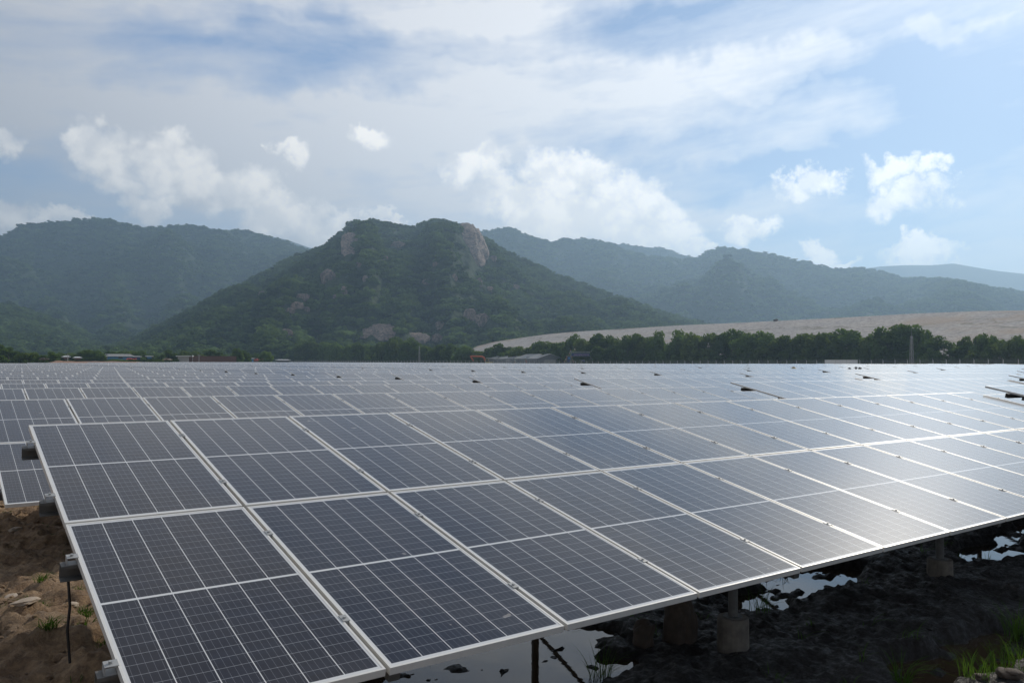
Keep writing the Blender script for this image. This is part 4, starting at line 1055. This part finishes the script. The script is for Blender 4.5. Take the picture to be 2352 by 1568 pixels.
def excavator():
    X = 192; Y, dep, z0, zf = gspot(1121, X); k = dep/FPX; r_ = empty('excavator', (X, Y, z0), face_cam(X, Y), 'orange excavator with bent boom and yellowish body beside the tents', 'excavator')
    z = lambda yp: zf(yp)-z0
    for s_ in (-1.1, 1.1):
        m = MB(); m.box(-1.9, 1.9, s_-.28, s_+.28, .05, .85); m.tube([(-1.9, s_-.28, .45), (-1.9, s_+.28, .45)], .4, 12); m.tube([(1.9, s_-.28, .45), (1.9, s_+.28, .45)], .4, 12); m.build('track', M_DARK, r_)
    m = MB(); m.box(-1.2, 2.0, -1.3, 1.3, 1.0, 2.1); m.build('body', M_YELLOW, r_)
    c = MB(); c.box(-1.2, .3, -1.3, -.1, 2.1, 3.2); c = c.build('cab', M_YELLOW, r_)
    m = MB(); m.box(-1.0, .15, -1.33, -1.302, 2.2, 3.0); m.build('window', M_GLAZE, c)
    m = MB(); P = [(-1.0, .4, 1.9), (-1.6, .4, z(822)), (-2.6, .4, z(818.6)), (-7.2, .4, z(817.8))]; m.tube(P, [.35, .42, .38, .28], 4); m.build('boom', M_ORANGE, r_)
    m = MB(); m.tube([(-7.4, .4, z(817)), (-6.9, .4, z(822)), (-6.1, .4, z(829))], [.30, .30, .2], 4); m.build('arm', M_ORANGE, r_)
    m = MB(); m.box(-6.6, -5.6, -.1, .9, z(833), z(829.5)); m.build('bucket', M_STEELD, r_)
excavator()
# ------------------------------------------------------------------ village edge at the left
bx = np.linspace(dirx(-160), dirx(500), 120); P = []
for a in bx:
    base = float(np.interp(a, [dirx(-160), dirx(0), dirx(80), dirx(200), dirx(300), dirx(430), dirx(500)], [180, 183, 200, 222, 250, 300, 330])); hgt = float(np.interp(a, [dirx(-160), dirx(90), dirx(130), dirx(280), dirx(420), dirx(500)], [.1, .1, .95, .8, .35, .1]))
    col_ = []
    for q, hz in ((0, -.1), (3, .55), (5, .92), (7, 1), (16, 1), (22, .1), (24, -.1)):
        rr_ = base+q; x, y = CAM[0]+rr_*math.sin(a), CAM[1]+rr_*math.cos(a); zz = float(ztop(x, y))-1.2
        col_.append((x, y, zz-.4+(hgt+.9)*hz*(1+.14*float(fbm(np.array(a*90), np.array(q*.3), 3, 9)))))
    P.append(col_)
o = grid_mesh('earth_bank', np.array(P), M_BERM); tag(o, kind='structure')
def vspot(x, d):
    a = dirx(x); X, Y = CAM[0]+d*math.sin(a), CAM[1]+d*math.cos(a); dep = (np.array([X, Y, 0])-CAM)@FW
    return X, Y, dep, (lambda yp: CAM[2]+(horizon(x)-yp)*dep/FPX)
def hut(x, d, wpx, yt, ye, yb, label, wall, roof, name='shed', deep=5., door=None, slope=1, group=None):
    X, Y, dep, zf = vspot(x, d); wd = wpx*dep/FPX; z0 = zf(yb); r_ = empty(name, (X, Y, z0), face_cam(X, Y), label, 'building', group)
    ze, zt = zf(ye)-z0, zf(yt)-z0; m = MB(); m.box(-wd/2, wd/2, 0, deep, -.4, ze); m.build('wall', wall, r_)
    m = MB(); A = [(-wd/2-.6, -.8, ze+.02), (wd/2+.6, -.8, ze+.02), (wd/2*.8, deep/2, zt), (-wd/2*.8, deep/2, zt)]; B = [(wd/2+.6, deep+.8, ze+.02), (-wd/2-.6, deep+.8, ze+.02)]
    m.quad(A); m.quad([A[3], A[2], B[0], B[1]]); m.quad([A[1], B[0], A[2]]); m.quad([B[1], A[0], A[3]]); m.quad([A[0], B[1], B[0], A[1]]); m.build('roof', roof, r_)
    m = MB(); m.box(-wd/2-.6, wd/2+.6, -.86, -.81, ze-.16, ze+.1); m.build('eave_board', M_WHITE, r_)
    if door:
        for q in door: m = MB(); m.box((q-.09)*wd, (q+.09)*wd, -.06, -.01, 0, ze*.9); m.build('door_opening', M_GLAZE, r_)
    return r_
hut(276, 330, 52, 812.5, 817.5, 823.5, 'blue walled shed with a grey hipped roof on the left', M_BLUE, M_ROOFG, door=(.02,))
hut(250, 334, 9, 812.5, 813.5, 822, 'narrow grey block against the left end of the blue shed', M_PALE, M_ROOFG)
hut(311, 338, 20, 817, 818.5, 823.5, 'dark blue lean-to right of the blue walled shed', M_DKBLUE, M_ROOFG)
hut(343, 342, 10, 817, 817.8, 821, 'small bright blue container right of the lean-to', M_BLUE, M_BLUE)
hut(421, 300, 24, 817.2, 817.6, 829, 'pale box building left of the lamp post', M_PALE, M_ROOFG)
hut(54, 300, 6, 818, 819, 821, 'tiny white roofed hut at the far left among trees', M_PALE, M_WHITE)
hut(152, 330, 11, 817, 819, 822.5, 'small hut with a white roof edge, left of the village', M_BRICK, M_WHITE)
hut(178, 330, 12, 819, 821, 823, 'low hut with pale roof right of the thin pole', M_BRICK, M_WHITE)
hut(572, 420, 20, 821.5, 823, 830, 'far blue shed below the thin far mast', M_BLUE, M_ROOFG)
hut(650, 330, 27, 825.2, 826.6, 832, 'white roofed open shelter at the left end of the fence', M_STEELD, M_WHITE)
def bwall(x0, x1, d, yt, yb, label, mat):
    X, Y, dep, zf = vspot((x0+x1)/2, d); wd = (x1-x0)*dep/FPX; z0 = zf(yb); r_ = empty('brick_wall', (X, Y, z0), face_cam(X, Y), label, 'wall')
    m = MB(); m.box(-wd/2, wd/2, 0, .3, -.5, zf(yt)-z0); m.build('brickwork', mat, r_)
    m = MB(); m.box(-wd/2-.05, wd/2+.05, -.05, .35, zf(yt)-z0, zf(yt)-z0+.08); m.build('coping', M_BERM, r_)
bwall(438, 540, 305, 818, 831.5, 'long plain brown brick wall right of the lamp post', M_BRICK)
bwall(585, 612, 420, 822, 831, 'short reddish wall below the thin far mast', M_BRICK)
X, Y, dep, zf = vspot(442.5, 290); r_ = empty('street_lamp', (X, Y, zf(833)), 0, 'pale street lamp with a round white head before the brown wall', 'lamp')
m = MB(); m.tube([(0, 0, 0), (0, 0, zf(819)-zf(833))], [.09, .05], 8); m.build('pole', M_PALE, r_)
iv, if_ = ico(2); obj_from('lamp_head', iv*.33+np.array([0, 0, zf(818)-zf(833)]), if_, M_WHITE, r_, smooth=True)
for x, d, yt, lab in ((155.5, 300, 812, 'thin grey pole left of the village huts'), (457, 300, 813, 'thin grey pole right of the street lamp')):
    X, Y, dep, zf = vspot(x, d); r_ = empty('utility_pole', (X, Y, zf(832)), 0, lab, 'pole', 'thin poles by the village')
    m = MB(); m.tube([(0, 0, 0), (0, 0, zf(yt)-zf(832))], [.12, .07], 8); m.build('shaft', M_PALE, r_)
    m = MB(); m.box(-.7, .7, -.05, .05, zf(yt)-zf(832)-.5, zf(yt)-zf(832)-.38); m.build('crossarm', M_PALE, r_)
def rubble(x, d, yb, wpx, label, mat, seed):
    X, Y, dep, zf = vspot(x, d); rr = np.random.default_rng(seed); m = MB(); wd = wpx*dep/FPX
    for _ in range(40):
        c = rr.normal(size=3)*[wd*.22, .6, .22]; M_ = Matrix.Translation((c[0], c[1], abs(c[2])+.1)) @ Matrix.Rotation(rr.uniform(0, 3), 4, 'Z') @ Matrix.Rotation(rr.uniform(-.4, .4), 4, 'X')
        m.box(-.3, .3, -.2, .2, -.12, .12, 0, M_)
    o = m.build('rubble_heap', mat); o.location = (X, Y, zf(yb)); tag(o, label, 'heap')
rubble(300, 322, 826, 18, 'heap of red bricks right of the blue walled shed', M_RED, 1)
rubble(385, 312, 827, 20, 'heap of pale stones left of the pale box building', M_STONE, 2)
rubble(594, 400, 828, 22, 'red brick heap beside the far blue shed', M_RED, 3)
rubble(100, 262, 826.5, 16, 'grey rubble on the bank at the far left', M_CONC, 4)
# bushes along the earth bank and village
for i, (x, yt, d, wpx) in enumerate([(20, 800, 300, 50), (60, 806, 290, 40), (95, 815, 270, 24), (115, 808, 300, 36), (0, 790, 330, 60), (150, 808, 350, 40), (205, 803, 345, 50), (235, 812, 340, 24), (300, 824, 305, 34), (360, 823, 300, 34), (270, 823.5, 308, 40), (330, 806, 370, 40), (380, 802, 370, 44),
        (405, 822, 300, 14), (545, 800, 340, 26), (562, 806, 350, 26), (490, 802, 380, 50), (440, 803, 370, 44), (610, 806, 370, 26), (590, 812, 430, 24), (245, 806, 360, 40), (290, 803, 370, 44)]):
    X, Y, dep, zf = vspot(x, d); z0 = max(float(ztop(X, Y))-1.3, -.9); h_ = zf(yt)-z0; kd = [2, 3, 4, 1][i % 4]
    where = ['cut by the left border', 'near the left border', 'over the rubble on the bank', 'right of the tiny white hut', 'tallest at the left border', 'behind the thin pole', 'left of the blue walled shed', 'against the narrow grey block', 'low and right of the blue shed', 'left of the pale stone heap', 'in front of the blue walled shed',
             'behind the small blue container', 'above the pale stone heap', 'against the pale box building', 'at the right end of the brown wall', 'right of the brown wall', 'behind the brown wall', 'behind the lamp post', 'below the thin far mast', 'beside the far blue shed', 'behind the narrow grey block', 'behind the blue walled shed roof'][i]
    place_tree(kd, X, Y, z0-.2, wpx/2*dep/FPX*1.1, h_/1.12, 'bushy tree '+where, 'bushy trees around the village', random.uniform(0, 6))
# boulder on top of the gravel embankment
p, rr_ = mound.hit(1780, 737); q = IV3*(1+.25*fbm(IV3[:, 0]*2, IV3[:, 2]*2+IV3[:, 1], 3, 4))[:, None]*[1.3, 1.1, .8]
o = obj_from('boulder', q, IF3, M_DARKROCK); o.location = (p[0], p[1], p[2]+.2); tag(o, 'dark boulder alone on top of the gravel embankment', 'boulder')

# ------------------------------------------------------------------ workers, heads just above the panels
def person(x, y, z, h, label, hatkind, yaw, shirt):
    r_ = empty('person', (x, y, z), yaw, label, 'person', None)
    s_ = h/1.7
    def skin(name, verts, edges, rads, mat, par, sub=1):
        me = bpy.data.meshes.new(name); me.from_pydata([tuple(c*s_ for c in v) for v in verts], edges, []); me.materials.append(mat)
        o = bpy.data.objects.new(name, me); COL.objects.link(o); o.parent = par
        md = o.modifiers.new('skin', 'SKIN'); md.use_smooth_shade = True
        for i, q in enumerate(rads): me.skin_vertices[0].data[i].radius = (q*s_, q*s_)
        me.skin_vertices[0].data[0].use_root = True
        sb = o.modifiers.new('sub', 'SUBSURF'); sb.levels = sb.render_levels = sub; return o
    V = [(0, 0, .95), (0, 0, 1.2), (0, 0, 1.40), (0, 0, 1.50), (0, -.01, 1.60), (0, -.01, 1.68), (.09, 0, .90), (.10, -.02, .50), (.11, .02, .08), (.11, -.12, .03), (-.09, 0, .90), (-.10, -.05, .50), (-.11, 0, .08), (-.11, -.14, .03),
         (.19, 0, 1.38), (.26, -.02, 1.12), (.22, -.22, 1.0), (.20, -.30, .98), (-.19, 0, 1.38), (-.26, -.02, 1.12), (-.22, -.22, 1.0), (-.20, -.30, .98)]
    E = [(0, 1), (1, 2), (2, 3), (3, 4), (4, 5), (0, 6), (6, 7), (7, 8), (8, 9), (0, 10), (10, 11), (11, 12), (12, 13), (2, 14), (14, 15), (15, 16), (16, 17), (2, 18), (18, 19), (19, 20), (20, 21)]
    Q = [.13, .13, .12, .055, .09, .07, .085, .06, .04, .035, .085, .06, .04, .035, .055, .042, .032, .03, .055, .042, .032, .03]
    body = skin('body', V, E, Q, M_SKIN, r_)
    skin('shirt', [V[0], V[1], V[2], (0, 0, 1.44), V[14], V[15], V[16], V[18], V[19], V[20]], [(0, 1), (1, 2), (2, 3), (2, 4), (4, 5), (5, 6), (2, 7), (7, 8), (8, 9)], [.15, .148, .138, .075, .07, .056, .045, .07, .056, .045], shirt, r_)
    skin('trousers', [V[0], V[6], V[7], (.11, .02, .12), V[10], V[11], (-.11, 0, .12)], [(0, 1), (1, 2), (2, 3), (0, 4), (4, 5), (5, 6)], [.145, .10, .078, .06, .10, .078, .06], M_TROU, r_)
    mb = MB(); zt = 1.66*s_
    if hatkind == 'cone': mb.tube([(0, -.01, zt), (0, -.01, zt+.02), (0, -.01, zt+.17)], [.25, .22, .01], 18)
    elif hatkind == 'brim': mb.tube([(0, -.01, zt+.01), (0, -.01, zt+.025)], [.19, .19], 16); mb.tube([(0, -.01, zt+.025), (0, -.01, zt+.09), (0, -.01, zt+.12)], [.105, .095, .05], 16)
    else: mb.tube([(0, -.01, zt-.02), (0, -.01, zt+.05), (0, -.01, zt+.10), (0, -.01, zt+.125)], [.125, .118, .085, .03], 16)
    mb.build('hat', M_STRAW if hatkind in ('cone',) else (M_YELLOW if hatkind == 'helm' else M_STEELD), r_, True)
def put_person(xp, yp, Y, label, hk, shirt):
    a = dirx(xp); X = CAM[0]+(Y-CAM[1])*math.tan(a); zt = atZ(xp, yp, .9) ; d = ray(xp, yp); P = CAM+d*(Y-CAM[1])/d[1]
    zg = gz(X, Y); person(P[0], Y, zg, max(1.5, min(1.75, P[2]-zg-.06)), label, hk, random.uniform(0, 6), shirt)
put_person(1823, 843.5, 35.0, 'worker in a wide straw hat, only the head above the panels', 'cone', M_SHIRT)
put_person(1951, 844.6, 29.1, 'leftmost of three workers on the right, head just above the panels', 'brim', M_SHIRT)
put_person(1966, 842.6, 29.3, 'middle of three workers on the right, in a dark hat', 'brim', M_TROU)
put_person(1975, 843.6, 29.1, 'right of the three workers, in a grey hard hat', 'grey', M_SHIRT)

# ------------------------------------------------------------------ foreground: stones and grass
def stone(p, s, label, mat, seed, name='stone', grp=None, sink=.3):
    q = IV3*(1+.35*fbm(IV3[:, 0]*1.7+seed, IV3[:, 2]*1.7+IV3[:, 1], 4, seed))[:, None]; q = np.sign(q)*np.abs(q)**.8*np.array(s)
    o = obj_from(name, q, IF3, mat); o.location = (p[0], p[1], gz(p[0], p[1])+s[2]*(1-sink)); o.rotation_euler = (random.uniform(-.1, .1), random.uniform(-.1, .1), random.uniform(0, 3)); tag(o, label, 'stone', grp)
def gp(x, y, z=-.65): return atZ(x, y, z)[:2]
stone(gp(28, 1358), (.075, .055, .014), 'pale broken slab on the sunlit soil at the left border', M_STONE, 1)
stone(gp(105, 1354), (.085, .04, .014), 'pale broken slab right of the one at the left border', M_STONE, 2)
stone(gp(160, 1385), (.07, .06, .025), 'grey stone beside the module edge below the hanging cable', M_STONE, 3)
stone(gp(60, 1408), (.10, .08, .02), 'broad flat tan clod on the sunlit soil', M_STONE, 4)
stone(gp(35, 1192), (.10, .05, .03), 'pale curved shard on the shaded soil behind the first table', M_STONE, 5)
stone((4.28, 1.25), (.15, .12, .26), 'tall muddy rock standing left of the nearer concrete footing', M_DARKROCK, 6, sink=.5)
stone((3.98, 1.35), (.10, .08, .12), 'low muddy rock left of the tall muddy rock', M_DARKROCK, 7, sink=.5)
stone(atZ(2320, 1560, -.85)[:2], (.08, .06, .035), 'dark clod under the grass in the bottom right corner', M_DARKROCK, 8)
stone(atZ(2255, 1566, -.85)[:2], (.05, .04, .025), 'smaller dark clod left of the corner clod', M_DARKROCK, 9)
def blades(n, rad, hmin, hmax, rng, lean=.5, wd=.0028):
    V = []; F = []
    for _ in range(n):
        a = rng.uniform(0, 6.28); r_ = rad*math.sqrt(rng.random()); x, y = r_*math.cos(a), r_*math.sin(a); h = rng.uniform(hmin, hmax)
        b = rng.uniform(0, 6.28) if rng.random() < .35 else a+rng.normal()*.6; L = lean*h*rng.uniform(.3, 1.4); dx_, dy_ = math.cos(b), math.sin(b)
        sx, sy = -dy_*wd, dx_*wd; k = len(V); N_ = 6
        for i in range(N_+1):
            q = i/N_; zz = h*(q-.35*q**3*min(1.5, L/h)); ox, oy = x+dx_*L*q*q, y+dy_*L*q*q; w_ = (1-q**2)*1+.05
            V += [(ox-sx*w_, oy-sy*w_, zz), (ox+sx*w_, oy+sy*w_, zz+.001)]
        for i in range(N_): F.append((k+2*i, k+2*i+1, k+2*i+3, k+2*i+2))
    return np.array(V), F
def tuft(p, n, rad, h0, h1, label, seed, lean=.6, grp='grass tufts'):
    v, f = blades(n, rad, h0, h1, np.random.default_rng(seed), lean, .0028)
    o = obj_from('grass_tuft', v, f, M_GRASS); o.location = (p[0], p[1], gz(p[0], p[1])-.01); tag(o, label, 'grass tuft', grp)
tuft(atZ(2300, 1530, -.85)[:2], 120, .15, .12, .36, 'big bright grass clump in the bottom right corner', 1, .8)
tuft(atZ(2240, 1562, -.85)[:2], 50, .10, .10, .26, 'bright grass left of the corner clod', 2, .8)
tuft(atZ(2070, 1562, -.85)[:2], 50, .07, .10, .28, 'separate bright grass clump left of the corner clump', 3, .9)
tuft(atZ(2345, 1450, -.85)[:2], 90, .13, .15, .38, 'tall grass at the right border above the corner clump', 4, .7)
tuft(atZ(2352, 1500, -.85)[:2], 60, .13, .12, .3, 'grass at the right border between the tall grass and the corner clump', 14, .7)
tuft(atZ(1380, 1555, -.93)[:2], 40, .08, .15, .40, 'dark thin grass standing in the near puddle', 5, .6)
tuft(atZ(1745, 1420, -.93)[:2], 30, .10, .10, .28, 'dark thin grass at the bright puddle', 6, .7)
for i, (x, y, n_, lab) in enumerate([(95, 1335, 50, 'small grass tuft above the pale slabs'), (90, 1390, 70, 'grass tuft in the middle of the sunlit soil'), (60, 1385, 40, 'grass tuft left of the middle tuft'), (195, 1390, 70, 'grass tuft beside the module edge under the cable'),
        (183, 1352, 30, 'thin tuft where the hanging cable meets the soil'), (110, 1482, 90, 'grass tuft at the shadow edge near the bottom'), (240, 1470, 30, 'thin tuft close to the module edge at the bottom'), (10, 1395, 30, 'tuft at the left border'), (195, 1455, 20, 'tiny tuft between the two lower tufts')]):
    tuft(gp(x, y), n_, .06, .03, .11, lab, 20+i, 1.1)
rng = np.random.default_rng(77); VV = []; FF = []
for _ in range(1500):
    x, y = rng.uniform(-1.5, 14), rng.uniform(-1.6, 12.5); z = gz(x, y)
    if z < WATER_Z+.02 or (fbm(np.array(x*1.3), np.array(y*1.3), 3, 5) < .02): continue
    v, f = blades(7, .05, .03, .16 if x > 2 else .07, rng, 1.0, .003); k = len(VV); VV += list(v+np.array([x, y, z-.01])); FF += [tuple(i+k for i in q) for q in f]
o = obj_from('grass', VV, FF, M_GRASS); tag(o, 'sparse short grass scattered over the mud and soil', 'grass', None, 'stuff')
# loose clods
VV = []; FF = []; iv2, if2 = ico(1)
for _ in range(5200):
    x, y = rng.uniform(-2.5, 3) if rng.random() < .6 else rng.uniform(-1, 13), rng.uniform(-1, 12); s = rng.uniform(.006, .028)*(1.6 if rng.random() < .08 else 1); z = gz(x, y)
    q = iv2*(rng.uniform(.6, 1.3, (len(iv2), 1)))*s*[1, 1, .7]; k = len(VV); VV += list(q+np.array([x, y, z])); FF += [tuple(i+k for i in q_) for q_ in if2]
o = obj_from('soil_clods', VV, FF, M_SOIL); tag(o, 'loose crumbs of soil scattered on the ground', 'soil', None, 'stuff')

# ------------------------------------------------------------------ air
hm = bpy.data.materials.new('haze'); hm.use_nodes = True; t = NT(hm.node_tree); t.N.clear()
ho = t.N.new('ShaderNodeOutputMaterial'); vp = t.N.new('ShaderNodeVolumePrincipled')
vp.inputs['Color'].default_value = (.50, .74, 1, 1); vp.inputs['Density'].default_value = .00029; vp.inputs['Anisotropy'].default_value = .45
t.L.new(vp.outputs[0], ho.inputs['Volume'])
m = MB(); m.box(-950, 5350, -640, 5000, -8, 640); o = m.build('haze', hm); tag(o, 'thin pale haze lying over the whole valley', 'haze', None, 'stuff')
